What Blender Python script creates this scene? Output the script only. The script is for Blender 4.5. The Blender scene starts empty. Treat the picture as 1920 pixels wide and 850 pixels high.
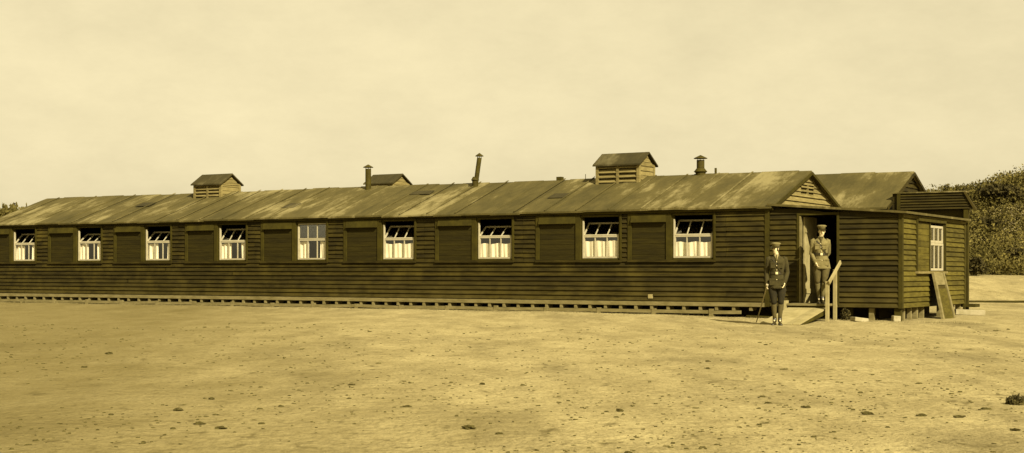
import bpy, bmesh, math, random
from mathutils import Vector, Matrix, noise

R = math.radians
scene = bpy.context.scene
col = scene.collection
rnd = random.Random(7)

# ------------------------------------------------------------------ camera
FPX = 2711.0                      # focal length in pixels of the 1920 px wide picture
HOR = 510.0
CAMZ = 1.04
cam_d = bpy.data.cameras.new("camera")
cam_d.sensor_width = 36.0
cam_d.lens = FPX / 1920.0 * 36.0
cam_d.shift_y = (HOR - 425.0) / 1920.0
cam_d.clip_end = 5000.0
cam = bpy.data.objects.new("camera", cam_d)
col.objects.link(cam)
cam.location = (0, 0, CAMZ)
cam.rotation_euler = (R(90), R(-0.06), 0)
scene.camera = cam

# ------------------------------------------------------------------ light
ANG = R(-31.2)                    # the huts' heading
CX, CY = 5.93, 33.5               # corner of the front hut
ca, sa = math.cos(ANG), math.sin(ANG)
def loc2w(x, y, z=0.0):
    return Vector((CX + ca * x - sa * y, CY + sa * x + ca * y, z))
def w2loc(X, Y):
    dx, dy = X - CX, Y - CY
    return ca * dx + sa * dy, -sa * dx + ca * dy

sl = Vector((1.5, -0.95, 1.3))    # towards the sun, in the huts' frame
sw = Vector((ca * sl.x - sa * sl.y, sa * sl.x + ca * sl.y, sl.z)).normalized()
sun_d = bpy.data.lights.new("sun", 'SUN')
sun_d.energy = 5.0
sun_d.angle = R(0.5)
sun_d.color = (1.0, 0.91, 0.73)
sun = bpy.data.objects.new("sun", sun_d)
col.objects.link(sun)
sun.rotation_euler = sw.to_track_quat('Z', 'Y').to_euler()

world = bpy.data.worlds.new("World")
scene.world = world
world.use_nodes = True
wn, wl = world.node_tree.nodes, world.node_tree.links
wn.clear()
sky = wn.new('ShaderNodeTexSky'); sky.sky_type = 'NISHITA'; sky.sun_disc = False
sky.sun_elevation = math.asin(sw.z)
sky.sun_rotation = math.atan2(sw.x, sw.y)
sky.dust_density = 3.0
bw = wn.new('ShaderNodeRGBToBW')
pw = wn.new('ShaderNodeMath'); pw.operation = 'POWER'; pw.inputs[1].default_value = 0.35
tint = wn.new('ShaderNodeVectorMath'); tint.operation = 'SCALE'
tint.inputs[0].default_value = (0.90, 0.778, 0.470)
gain = wn.new('ShaderNodeMath'); gain.operation = 'MULTIPLY'; gain.inputs[1].default_value = 3.02
bg = wn.new('ShaderNodeBackground'); bg.inputs['Strength'].default_value = 0.1
wo = wn.new('ShaderNodeOutputWorld')
wl.new(sky.outputs[0], bw.inputs[0]); wl.new(bw.outputs[0], pw.inputs[0])
cn = wn.new('ShaderNodeTexNoise'); cn.inputs['Scale'].default_value = 11.0; cn.inputs['Detail'].default_value = 9; cn.inputs['Roughness'].default_value = 0.68
cc = wn.new('ShaderNodeTexCoord'); cm = wn.new('ShaderNodeMapping'); cm.inputs['Scale'].default_value = (1, 1, 2.2)
wl.new(cc.outputs['Generated'], cm.inputs['Vector']); wl.new(cm.outputs[0], cn.inputs['Vector'])
cf = wn.new('ShaderNodeMapRange'); cf.inputs['From Min'].default_value = 0.3; cf.inputs['From Max'].default_value = 0.7
cf.inputs['To Min'].default_value = 0.94; cf.inputs['To Max'].default_value = 1.07
wl.new(cn.outputs['Fac'], cf.inputs['Value'])
cl = wn.new('ShaderNodeMath'); cl.operation = 'MULTIPLY'      # faint high cloud
wl.new(pw.outputs[0], cl.inputs[0]); wl.new(cf.outputs[0], cl.inputs[1])
wl.new(cl.outputs[0], gain.inputs[0]); wl.new(gain.outputs[0], tint.inputs['Scale'])
wl.new(tint.outputs[0], bg.inputs['Color']); wl.new(bg.outputs[0], wo.inputs[0])

scene.view_settings.view_transform = 'Standard'
scene.view_settings.look = 'None'
scene.view_settings.gamma = 1.0
scene.view_settings.exposure = 1.0
scene.view_settings.use_curve_mapping = False

# ------------------------------------------------------------------ helpers
def tag(o, label=None, cat=None, group=None, kind=None):
    if label: o['label'] = label
    if cat: o['category'] = cat
    if group: o['group'] = group
    if kind: o['kind'] = kind
    return o

def empty(name, loc=(0, 0, 0), rz=0.0, parent=None):
    o = bpy.data.objects.new(name, None)
    o.empty_display_size = 0.3
    o.location = loc; o.rotation_euler = (0, 0, rz)
    o.parent = parent
    col.objects.link(o)
    return o

class MB:
    def __init__(s): s.v = []; s.f = []
    def hexa(s, pts):             # bottom 4 (ccw) + top 4 (ccw)
        n = len(s.v); s.v += [tuple(p) for p in pts]
        s.f += [(n+3, n+2, n+1, n), (n+4, n+5, n+6, n+7), (n, n+1, n+5, n+4),
                (n+1, n+2, n+6, n+5), (n+2, n+3, n+7, n+6), (n+3, n, n+4, n+7)]
    def box(s, x0, x1, y0, y1, z0, z1, P=None):
        pts = [(x0, y0, z0), (x1, y0, z0), (x1, y1, z0), (x0, y1, z0),
               (x0, y0, z1), (x1, y0, z1), (x1, y1, z1), (x0, y1, z1)]
        s.hexa([P(*p) for p in pts] if P else pts)
    def bar(s, a, b, w, h, up=(0, 0, 1)):
        a, b = Vector(a), Vector(b); d = (b - a).normalized(); up = Vector(up)
        if abs(d.dot(up)) > 0.98: up = Vector((0, 1, 0))
        sx = d.cross(up).normalized() * (w / 2); sz = sx.cross(d).normalized() * (h / 2)
        s.hexa([a - sx - sz, a + sx - sz, b + sx - sz, b - sx - sz,
                a - sx + sz, a + sx + sz, b + sx + sz, b - sx + sz])
    def tube(s, pts, rad, n=12, cap=True):
        pts = [Vector(p) for p in pts]
        if not isinstance(rad, (list, tuple)): rad = [rad] * len(pts)
        base = len(s.v)
        for i, p in enumerate(pts):
            d = (pts[min(i+1, len(pts)-1)] - pts[max(i-1, 0)]).normalized()
            ref = Vector((0, 1, 0)) if abs(d.y) < 0.9 else Vector((1, 0, 0))
            u = d.cross(ref).normalized(); w = d.cross(u)
            r = rad[i]; ra, rb = r if isinstance(r, tuple) else (r, r)
            for k in range(n):
                t = 2 * math.pi * k / n
                s.v.append(tuple(p + u * ra * math.cos(t) + w * rb * math.sin(t)))
        for i in range(len(pts) - 1):
            for k in range(n):
                a = base + i*n + k; b = base + i*n + (k+1) % n
                s.f.append((a, b, b + n, a + n))
        if cap:
            s.f.append(tuple(base + k for k in range(n))[::-1])
            s.f.append(tuple(base + (len(pts)-1)*n + k for k in range(n)))
    def rings(s, rr, n=20, cap=True):    # rr: (cx, cy, cz, rx, ry)
        base = len(s.v)
        for (cx, cy, cz, rx, ry) in rr:
            for k in range(n):
                t = 2 * math.pi * k / n
                s.v.append((cx + rx*math.cos(t), cy + ry*math.sin(t), cz))
        for i in range(len(rr) - 1):
            for k in range(n):
                a = base + i*n + k; b = base + i*n + (k+1) % n
                s.f.append((a, b, b + n, a + n))
        if cap:
            s.f.append(tuple(base + k for k in range(n))[::-1])
            s.f.append(tuple(base + (len(rr)-1)*n + k for k in range(n)))
    def build(s, name, m, parent=None, smooth=False, loc=None, bevel=0):
        me = bpy.data.meshes.new(name)
        me.from_pydata(s.v, [], s.f)
        bm = bmesh.new(); bm.from_mesh(me)
        bmesh.ops.recalc_face_normals(bm, faces=bm.faces)
        bm.to_mesh(me); bm.free()
        if m: me.materials.append(m)
        if smooth:
            for p in me.polygons: p.use_smooth = True
        o = bpy.data.objects.new(name, me); col.objects.link(o)
        o.parent = parent
        if loc: o.location = loc
        if bevel:
            b = o.modifiers.new("bevel", 'BEVEL'); b.width = bevel; b.segments = 2; b.limit_method = 'ANGLE'
        return o

# ------------------------------------------------------------------ materials
def mat(name, c1, c2, scale=4.0, stretch=(1, 1, 1), rough=0.85, island=0.0, bump=0.0,
        bscale=None, c3=None, s3=None, lo=0.35, hi=0.65, spec=0.3, dist=0.02):
    m = bpy.data.materials.new(name); m.use_nodes = True
    n, l = m.node_tree.nodes, m.node_tree.links
    p = n['Principled BSDF']; p.inputs['Roughness'].default_value = rough
    p.inputs['Specular IOR Level'].default_value = spec
    tc = n.new('ShaderNodeTexCoord'); mp = n.new('ShaderNodeMapping')
    mp.inputs['Scale'].default_value = stretch
    l.new(tc.outputs['Object'], mp.inputs['Vector'])
    nz = n.new('ShaderNodeTexNoise'); nz.inputs['Scale'].default_value = scale
    nz.inputs['Detail'].default_value = 6.0; nz.inputs['Roughness'].default_value = 0.6
    l.new(mp.outputs[0], nz.inputs['Vector'])
    mr = n.new('ShaderNodeMapRange'); mr.inputs['From Min'].default_value = lo; mr.inputs['From Max'].default_value = hi
    l.new(nz.outputs['Fac'], mr.inputs['Value'])
    mx = n.new('ShaderNodeMix'); mx.data_type = 'RGBA'
    mx.inputs['A'].default_value = (*c1, 1); mx.inputs['B'].default_value = (*c2, 1)
    l.new(mr.outputs[0], mx.inputs['Factor'])
    out = mx.outputs['Result']
    if c3:
        n3 = n.new('ShaderNodeTexNoise'); n3.inputs['Scale'].default_value = s3 or scale * 0.2
        n3.inputs['Detail'].default_value = 4.0
        l.new(tc.outputs['Object'], n3.inputs['Vector'])
        r3 = n.new('ShaderNodeMapRange'); r3.inputs['From Min'].default_value = 0.5; r3.inputs['From Max'].default_value = 0.72
        l.new(n3.outputs['Fac'], r3.inputs['Value'])
        m3 = n.new('ShaderNodeMix'); m3.data_type = 'RGBA'; m3.inputs['B'].default_value = (*c3, 1)
        l.new(r3.outputs[0], m3.inputs['Factor']); l.new(out, m3.inputs['A']); out = m3.outputs['Result']
    if island:
        g = n.new('ShaderNodeNewGeometry')
        ir = n.new('ShaderNodeMapRange'); ir.inputs['To Min'].default_value = 1 - island; ir.inputs['To Max'].default_value = 1 + island
        l.new(g.outputs['Random Per Island'], ir.inputs['Value'])
        vm = n.new('ShaderNodeVectorMath'); vm.operation = 'SCALE'
        l.new(out, vm.inputs[0]); l.new(ir.outputs[0], vm.inputs['Scale']); out = vm.outputs[0]
    l.new(out, p.inputs['Base Color'])
    if bump:
        nb = n.new('ShaderNodeTexNoise'); nb.inputs['Scale'].default_value = bscale or scale * 3; nb.inputs['Detail'].default_value = 8.0
        l.new(mp.outputs[0], nb.inputs['Vector'])
        b = n.new('ShaderNodeBump'); b.inputs['Strength'].default_value = bump; b.inputs['Distance'].default_value = dist
        l.new(nb.outputs['Fac'], b.inputs['Height']); l.new(b.outputs[0], p.inputs['Normal'])
    return m

M = {}
M['creosote'] = mat('creosoted_boards', (0.0137, 0.0099, 0.0008), (0.0314, 0.0234, 0.0025), 3.2, (0.6, 1, 5), 0.75, 0.26, 0.6, 8, (0.0428, 0.0321, 0.0039), 1.6, spec=0.12)
def splash(m, col3):
    n, l = m.node_tree.nodes, m.node_tree.links
    p = n['Principled BSDF']; src = p.inputs['Base Color'].links[0].from_socket
    tc = n.new('ShaderNodeTexCoord'); sp = n.new('ShaderNodeSeparateXYZ'); l.new(tc.outputs['Object'], sp.inputs[0])
    a = n.new('ShaderNodeMapRange'); a.inputs['From Min'].default_value = 0.95; a.inputs['From Max'].default_value = 0.25; l.new(sp.outputs['Z'], a.inputs['Value'])
    z = n.new('ShaderNodeTexNoise'); z.inputs['Scale'].default_value = 1.1; z.inputs['Detail'].default_value = 9; z.inputs['Roughness'].default_value = 0.7; l.new(tc.outputs['Object'], z.inputs['Vector'])
    b = n.new('ShaderNodeMapRange'); b.inputs['From Min'].default_value = 0.42; b.inputs['From Max'].default_value = 0.7; l.new(z.outputs['Fac'], b.inputs['Value'])
    c = n.new('ShaderNodeMath'); c.operation = 'MULTIPLY'; l.new(a.outputs[0], c.inputs[0]); l.new(b.outputs[0], c.inputs[1])
    x = n.new('ShaderNodeMix'); x.data_type = 'RGBA'; x.inputs['B'].default_value = (*col3, 1)
    l.new(c.outputs[0], x.inputs['Factor']); l.new(src, x.inputs['A']); l.new(x.outputs['Result'], p.inputs['Base Color'])
splash(M['creosote'], (0.060, 0.046, 0.009))
M['annex'] = mat('annex_boards', (0.0405, 0.0315, 0.0031), (0.0766, 0.0608, 0.0076), 3.0, (1, 1, 7), 0.8, 0.22, 0.5, 8, (0.0901, 0.0721, 0.0097), 1.2, spec=0.12)
M['gable'] = mat('pale_gable_boards', (0.1163, 0.0904, 0.0278), (0.1847, 0.1473, 0.0497), 3.0, (1, 1, 6), 0.85, 0.16, 0.4, 8, spec=0.12)  # boards set paler than the creosoted walls
M['trim'] = mat('dark_trim', (0.0238, 0.0186, 0.0012), (0.0393, 0.0310, 0.0024), 4.0, (1, 1, 1), 0.8, 0.2, 0.3, spec=0.12)
M['panel'] = mat('shutter_boards', (0.0147, 0.0110, 0.0007), (0.0236, 0.0180, 0.0012), 3.0, (0.6, 1, 5), 0.8, 0.15, 0.4, spec=0.12)
M['base'] = mat('weathered_base_timber', (0.1087, 0.0875, 0.0254), (0.1629, 0.1328, 0.0483), 3.0, (1, 1, 3), 0.9, 0.2, 0.4)
M['pale'] = mat('pale_plank', (0.2081, 0.1714, 0.0661), (0.2938, 0.2448, 0.1047), 3.0, (1, 1, 1), 0.85, 0.12, 0.4, spec=0.12)
M['white'] = mat('white_paint', (0.2742, 0.2399, 0.1371), (0.3329, 0.2938, 0.1763), 6.0, (1, 1, 1), 0.6, 0.06, spec=0.12)
M['cloth'] = mat('white_cloth', (0.5984, 0.5280, 0.3256), (0.7040, 0.6336, 0.4048), 5.0, (3, 1, 0.7), 0.95, 0.05)
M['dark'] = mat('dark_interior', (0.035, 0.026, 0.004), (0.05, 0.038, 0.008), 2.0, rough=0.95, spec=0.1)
M['iron'] = mat('rusty_iron', (0.0294, 0.0223, 0.0017), (0.0504, 0.0395, 0.0037), 8.0, rough=0.7, bump=0.3, spec=0.12)
M['stone'] = mat('pale_stone', (0.2205, 0.1890, 0.0898), (0.3045, 0.2625, 0.1446), 6.0, rough=0.95, bump=0.6, spec=0.12)
M['khaki'] = mat('khaki_serge', (0.0284, 0.0222, 0.0032), (0.0407, 0.0320, 0.0053), 18.0, rough=0.95, bump=0.5, bscale=60)
M['khaki_pale'] = mat('pale_khaki_serge', (0.1119, 0.0913, 0.0265), (0.1590, 0.1296, 0.0442), 16.0, rough=0.95, bump=0.5, bscale=60)
M['breeches'] = mat('dark_breeches', (0.0118, 0.0090, 0.0010), (0.0202, 0.0154, 0.0020), 18.0, rough=0.95)
M['breeches_mid'] = mat('drab_breeches', (0.0510, 0.0402, 0.0090), (0.0780, 0.0600, 0.0156), 18.0, rough=0.95)
M['puttee'] = mat('puttee_wool', (0.0780, 0.0630, 0.0168), (0.1140, 0.0930, 0.0300), 12.0, (1, 1, 6), 0.95)
M['leather'] = mat('dark_leather', (0.0210, 0.0156, 0.0030), (0.0330, 0.0252, 0.0054), 12.0, rough=0.4, spec=0.5)
M['skin'] = mat('skin', (0.5040, 0.4080, 0.2040), (0.5760, 0.4680, 0.2400), 20.0, rough=0.6)
M['hair'] = mat('dark_hair', (0.03, 0.022, 0.004), (0.05, 0.04, 0.008), 40.0, rough=0.7)
M['brass'] = mat('worn_brass', (0.5, 0.42, 0.18), (0.6, 0.5, 0.25), 20.0, rough=0.35, spec=0.8)
M['leaf'] = mat('scrub_leaves', (0.0399, 0.0327, 0.0054), (0.1091, 0.0872, 0.0191), 0.55, rough=0.9, island=0.2, lo=0.38, hi=0.62, spec=0.1, c3=(0.1381, 0.1126, 0.0301), s3=0.9)
M['leaf_dark'] = mat('dark_leaves', (0.0256, 0.0204, 0.0050), (0.0596, 0.0476, 0.0130), 0.9, rough=0.9, island=0.45, spec=0.1)
M['wood'] = mat('bush_stem', (0.06, 0.047, 0.012), (0.09, 0.07, 0.02), 8.0, rough=0.95)
M['clod'] = mat('turf_clod', (0.0428, 0.0350, 0.0094), (0.0855, 0.0701, 0.0194), 30.0, rough=1.0, bump=0.8, bscale=80, spec=0.05)

# roofing felt: strips running down the slope with weathered pale streaks
def felt_material(nm='roofing_felt', k_=1.0):
    m = bpy.data.materials.new(nm); m.use_nodes = True
    n, l = m.node_tree.nodes, m.node_tree.links
    p = n['Principled BSDF']; p.inputs['Roughness'].default_value = 0.9; p.inputs['Specular IOR Level'].default_value = 0.2
    tc = n.new('ShaderNodeTexCoord')
    mp = n.new('ShaderNodeMapping'); mp.inputs['Scale'].default_value = (2.2, 0.7, 0.7)
    l.new(tc.outputs['Object'], mp.inputs['Vector'])
    a = n.new('ShaderNodeTexNoise'); a.inputs['Scale'].default_value = 1.3; a.inputs['Detail'].default_value = 10; a.inputs['Roughness'].default_value = 0.74
    l.new(mp.outputs[0], a.inputs['Vector'])
    b = n.new('ShaderNodeTexNoise'); b.inputs['Scale'].default_value = 0.55; b.inputs['Detail'].default_value = 5
    l.new(tc.outputs['Object'], b.inputs['Vector'])
    ad = n.new('ShaderNodeMath'); ad.operation = 'MULTIPLY_ADD'; ad.inputs[1].default_value = 0.55
    l.new(b.outputs['Fac'], ad.inputs[0]); 
    sc = n.new('ShaderNodeMath'); sc.operation = 'MULTIPLY'; sc.inputs[1].default_value = 0.65
    l.new(a.outputs['Fac'], sc.inputs[0]); l.new(sc.outputs[0], ad.inputs[2])
    g = n.new('ShaderNodeNewGeometry')
    ig = n.new('ShaderNodeMath'); ig.operation = 'MULTIPLY_ADD'; ig.inputs[1].default_value = 0.13
    l.new(g.outputs['Random Per Island'], ig.inputs[0]); l.new(ad.outputs[0], ig.inputs[2])
    cr = n.new('ShaderNodeValToRGB')
    e = cr.color_ramp.elements
    e[0].position = 0.52; e[0].color = (0.046*k_, 0.037*k_, 0.007*k_, 1)
    e[1].position = 0.79; e[1].color = (0.185*k_, 0.153*k_, 0.058*k_, 1)
    k = cr.color_ramp.elements.new(0.68); k.color = (0.076*k_, 0.060*k_, 0.014*k_, 1)
    l.new(ig.outputs[0], cr.inputs[0]); l.new(cr.outputs[0], p.inputs['Base Color'])
    nb = n.new('ShaderNodeTexNoise'); nb.inputs['Scale'].default_value = 6; nb.inputs['Detail'].default_value = 6
    l.new(tc.outputs['Object'], nb.inputs['Vector'])
    bp = n.new('ShaderNodeBump'); bp.inputs['Strength'].default_value = 0.5; bp.inputs['Distance'].default_value = 0.03
    l.new(nb.outputs['Fac'], bp.inputs['Height']); l.new(bp.outputs[0], p.inputs['Normal'])
    return m
M['felt'] = felt_material(); M['felt_dark'] = felt_material('dark_roofing_felt', 0.5)

def glass_material():
    m = bpy.data.materials.new('window_glass'); m.use_nodes = True
    n, l = m.node_tree.nodes, m.node_tree.links
    n.remove(n['Principled BSDF'])
    t = n.new('ShaderNodeBsdfTransparent'); t.inputs[0].default_value = (0.99, 0.99, 0.98, 1)
    g = n.new('ShaderNodeBsdfGlossy'); g.inputs['Roughness'].default_value = 0.08
    g.inputs[0].default_value = (0.9, 0.9, 0.85, 1)
    x = n.new('ShaderNodeMixShader')
    x.inputs[0].default_value = 0.13; l.new(t.outputs[0], x.inputs[1]); l.new(g.outputs[0], x.inputs[2])
    l.new(x.outputs[0], n['Material Output'].inputs[0])
    return m
M['glass'] = glass_material()

def ground_material():
    m = bpy.data.materials.new('sandy_ground'); m.use_nodes = True
    n, l = m.node_tree.nodes, m.node_tree.links
    p = n['Principled BSDF']; p.inputs['Roughness'].default_value = 1.0; p.inputs['Specular IOR Level'].default_value = 0.05
    tc = n.new('ShaderNodeTexCoord')
    def nz(s, d, st=(1, 1, 1), r=0.6):
        mp = n.new('ShaderNodeMapping'); mp.inputs['Scale'].default_value = st
        l.new(tc.outputs['Object'], mp.inputs['Vector'])
        a = n.new('ShaderNodeTexNoise'); a.inputs['Scale'].default_value = s; a.inputs['Detail'].default_value = d; a.inputs['Roughness'].default_value = r
        l.new(mp.outputs[0], a.inputs['Vector']); return a.outputs['Fac']
    def rng(x, a, b, c=0.0, d=1.0):
        q = n.new('ShaderNodeMapRange'); q.inputs['From Min'].default_value = a; q.inputs['From Max'].default_value = b
        q.inputs['To Min'].default_value = c; q.inputs['To Max'].default_value = d
        l.new(x, q.inputs['Value']); return q.outputs[0]
    def mix(f, A, B):
        x = n.new('ShaderNodeMix'); x.data_type = 'RGBA'
        l.new(f, x.inputs['Factor'])
        for k, v in (('A', A), ('B', B)):
            if isinstance(v, tuple): x.inputs[k].default_value = (*v, 1)
            else: l.new(v, x.inputs[k])
        return x.outputs['Result']
    base = mix(rng(nz(1.3, 10, (1, 0.4, 1), 0.72), 0.36, 0.64), (0.252, 0.204, 0.084), (0.378, 0.312, 0.137))
    # worn, greyer patches and trodden darker earth
    base = mix(rng(nz(0.6, 9, (1, 0.28, 1), 0.66), 0.50, 0.68, 0, 0.6), base, (0.130, 0.104, 0.042))
    # darker towards the left, partly lens vignetting painted into the ground colour
    sep = n.new('ShaderNodeSeparateXYZ'); l.new(tc.outputs['Object'], sep.inputs[0])
    ratio = n.new('ShaderNodeMath'); ratio.operation = 'MULTIPLY_ADD'; ratio.inputs[1].default_value = 0.16
    l.new(sep.outputs['Y'], ratio.inputs[0]); l.new(sep.outputs['X'], ratio.inputs[2])
    wob = n.new('ShaderNodeMath'); wob.operation = 'MULTIPLY_ADD'; wob.inputs[1].default_value = 3.5
    l.new(nz(0.5, 5), wob.inputs[0]); l.new(ratio.outputs[0], wob.inputs[2])
    base = mix(rng(wob.outputs[0], 4.0, -0.8, 0, 0.62), base, (0.105, 0.080, 0.018))
    # small dark flecks of dead turf
    fl = nz(5.5, 5, (1, 0.5, 1), 0.6)
    base = mix(rng(fl, 0.59, 0.72, 0, 0.75), base, (0.08, 0.062, 0.018))
    fine = nz(26.0, 6, (1, 0.35, 1), 0.8)
    base = mix(rng(fine, 0.46, 0.7, 0, 0.62), base, (0.10, 0.078, 0.024))
    l.new(base, p.inputs['Base Color'])
    h = n.new('ShaderNodeMath'); h.operation = 'MULTIPLY_ADD'; h.inputs[1].default_value = 0.35
    l.new(nz(28, 6), h.inputs[0]); l.new(nz(4.5, 8), h.inputs[2])
    bp = n.new('ShaderNodeBump'); bp.inputs['Strength'].default_value = 0.8; bp.inputs['Distance'].default_value = 0.10
    l.new(h.outputs[0], bp.inputs['Height']); l.new(bp.outputs[0], p.inputs['Normal'])
    return m
M['ground'] = ground_material()

# ------------------------------------------------------------------ terrain
def ss(t):
    t = max(0.0, min(1.0, t)); return t * t * (3 - 2 * t)
def hill(X, Y):
    Yb = 62.0 + 2.0 * math.sin(X * 0.11)
    if X > 0: H = 2.6 + 2.7 * ss((X - 15) / 18.0) + 1.5 * ss((X - 30) / 30)
    else: H = 2.6 + 1.3 * ss((-X - 15) / 20.0)
    H += 0.35 * noise.noise(Vector((X * 0.12, Y * 0.1, 1.3)))
    return H * ss((Y - Yb) / 15.0)
def gz(X, Y):
    xl, yl = w2loc(X, Y)
    z = 0.04 - 0.08 * ss((xl + 6) / 9.0)
    z -= 0.05 * ss((-yl - 0.2) / 2.6)
    z += 0.9 * ss((Y - 42) / 21.0) * ss((X - 9) / 6.0)
    z += hill(X, Y)
    d = math.hypot(X, Y)
    f = min(1.0, d / 10.0)
    z += 0.022 * f * noise.noise(Vector((X * 0.5, Y * 0.5, 0))) + 0.010 * noise.noise(Vector((X * 1.9, Y * 1.9, 4)))
    if -3.2 < yl < 0 and abs(xl - 1.2) < 3: z += 0.0
    return z
def axis(a, b, fine0, fine1, step, grow=1.25):
    v = []; x = fine0
    while x <= fine1: v.append(x); x += step
    s = step; x = fine1
    while x < b: s *= grow; x += s; v.append(min(x, b))
    s = step; x = fine0
    while x > a: s *= grow; x -= s; v.insert(0, max(x, a))
    return v
def terrain():
    xs = axis(-900, 900, -26, 44, 0.35); ys = axis(-300, 1500, 4, 82, 0.35)
    vs = [(x, y, gz(x, y)) for y in ys for x in xs]
    w = len(xs)
    fs = [(j*w+i, j*w+i+1, (j+1)*w+i+1, (j+1)*w+i) for j in range(len(ys)-1) for i in range(w-1)]
    me = bpy.data.meshes.new('ground'); me.from_pydata(vs, [], fs); me.materials.append(M['ground'])
    for p in me.polygons: p.use_smooth = True
    o = bpy.data.objects.new('ground', me); col.objects.link(o)
    tag(o, kind='structure'); return o
terrain()

def ray(px, py, zdef=None):
    """ground point seen at photo pixel px, py"""
    k = (py - HOR) / FPX; u = (px - 960) / FPX
    Y = 3.0
    while Y < 140 and CAMZ - k * Y > gz(u * Y, Y): Y += 0.05
    X = (px - 960) / FPX * Y
    return Vector((X, Y, gz(X, Y)))

# ------------------------------------------------------------------ weatherboarding
def clad(mb, P, x0, x1, z0, z1, openings=(), exp=0.118, t=0.046, seams=(), lim=None, r=rnd, skip=0.0):
    """lapped boards. P(u, n, z): u along the wall, n outwards"""
    z = z0
    while z < z1 - 0.01:
        zt = min(z + exp, z1)
        cuts = sorted({z, zt} | {c for o in openings for c in (o[2], o[3]) if z + 0.004 < c < zt - 0.004})
        off = r.uniform(-0.004, 0.004)
        for a, b in zip(cuts[:-1], cuts[1:]):
            iv = [(x0, x1)]
            if lim: l0, l1 = lim((a + b) / 2); iv = [(max(x0, l0), min(x1, l1))]
            mid = (a + b) / 2
            for (ox0, ox1, oz0, oz1) in openings:
                if oz0 < mid < oz1:
                    nv = []
                    for (p, q) in iv:
                        if ox1 <= p or ox0 >= q: nv.append((p, q)); continue
                        if ox0 > p: nv.append((p, ox0))
                        if ox1 < q: nv.append((ox1, q))
                    iv = nv
            for (p, q) in iv:
                cc = [p] + [s + r.uniform(-0.01, 0.01) for s in seams if p + 0.05 < s < q - 0.05 and r.random() > skip] + [q]
                for (p1, q1) in zip(cc[:-1], cc[1:]):
                    if q1 - p1 < 0.01: continue
                    g = 0.003
                    tb = lambda zz: 0.007 + (t - 0.007) * (zt - zz) / (zt - z) + off
                    da, db = r.uniform(-.005, .005), r.uniform(-.005, .005)
                    pa, qa, pb, qb = p1 + g, q1 - g, p1 + g, q1 - g
                    if lim:
                        la, lb = lim(a), lim(b)
                        pa, qa = max(pa, la[0]), min(qa, la[1]); pb, qb = max(p1, lb[0]), min(q1, lb[1])
                        if qb <= pb: pb = qb = (pa + qa) / 2; qb += 0.001
                        if qa <= pa: continue
                    dd = 0.006
                    pts = [(pa, tb(a) , a - dd + da), (qa, tb(a), a - dd + db), (qa, 0, a - dd + db), (pa, 0, a - dd + da),
                           (pb, tb(b), b + da), (qb, tb(b), b + db), (qb, 0, b + db), (pb, 0, b + da)]
                    mb.hexa([P(*k) for k in pts])
        z = zt

def shell(mb, P, x0, x1, z0, z1, openings, n0, n1):
    xs = sorted({x0, x1} | {c for o in openings for c in o[:2] if x0 < c < x1})
    zs = sorted({z0, z1} | {c for o in openings for c in o[2:4] if z0 < c < z1})
    for a, b in zip(xs[:-1], xs[1:]):
        run = None
        for c, d in zip(zs[:-1], zs[1:]):
            mx, mz = (a + b) / 2, (c + d) / 2
            if any(o[0] < mx < o[1] and o[2] < mz < o[3] for o in openings):
                if run: mb.box(a, b, n0, n1, run[0], run[1], P); run = None
            else: run = (run[0], d) if run else (c, d)
        if run: mb.box(a, b, n0, n1, run[0], run[1], P)

FRONT = lambda u, n, z: (u, -n, z)
EAST = lambda off: (lambda u, n, z: (off + n, u, z))     # wall facing +x of the hut frame

# ------------------------------------------------------------------ front hut
hut = empty('barrack_hut', (CX, CY, 0), ANG)
tag(hut, 'long low dark weatherboard hut with nine windows and an open door at its right end', 'hut')

L = 27.1; W = 5.2; ZB = 0.24; ZE = 2.60; ZR = 3.54
LX = 3.1; LD = 5.5                       # lean-to at the right-hand end
WT = [1.89, 4.37, 7.45, 10.5, 13.48, 16.42, 19.39, 22.32, 25.3]
WZ0, WZ1, WW = 1.34, 2.44, 1.10
DX0, DX1, DZ0, DZ1 = 0.775, 1.655, 0.31, 2.34
wins = [(-t - WW/2, -t + WW/2, WZ0, WZ1) for t in WT]
bays = []
for i, t in enumerate(WT):
    x0 = -t - WW/2 - (1.28 if i != 0 else 1.16)
    bays.append((max(x0, -L + 0.02), -t + WW/2 + 0.05, WZ0 - 0.03, WZ1 + 0.01))
door_o = (DX0, DX1, DZ0, DZ1)

b = MB()
seams = [-t + 0.86 for t in WT] + [-t - 0.7 for t in WT]
clad(b, FRONT, -L, -0.05, ZB, 2.46, bays, seams=seams, skip=0.25)
b.build('front_wall', M['creosote'], hut)
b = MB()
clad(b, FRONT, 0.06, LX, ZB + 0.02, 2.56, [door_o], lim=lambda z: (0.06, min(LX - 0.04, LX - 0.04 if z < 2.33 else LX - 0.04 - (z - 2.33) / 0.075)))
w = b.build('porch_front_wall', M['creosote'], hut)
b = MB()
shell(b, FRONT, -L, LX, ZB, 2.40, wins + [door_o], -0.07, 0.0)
b.build('wall_lining', M['dark'], hut)

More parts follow.
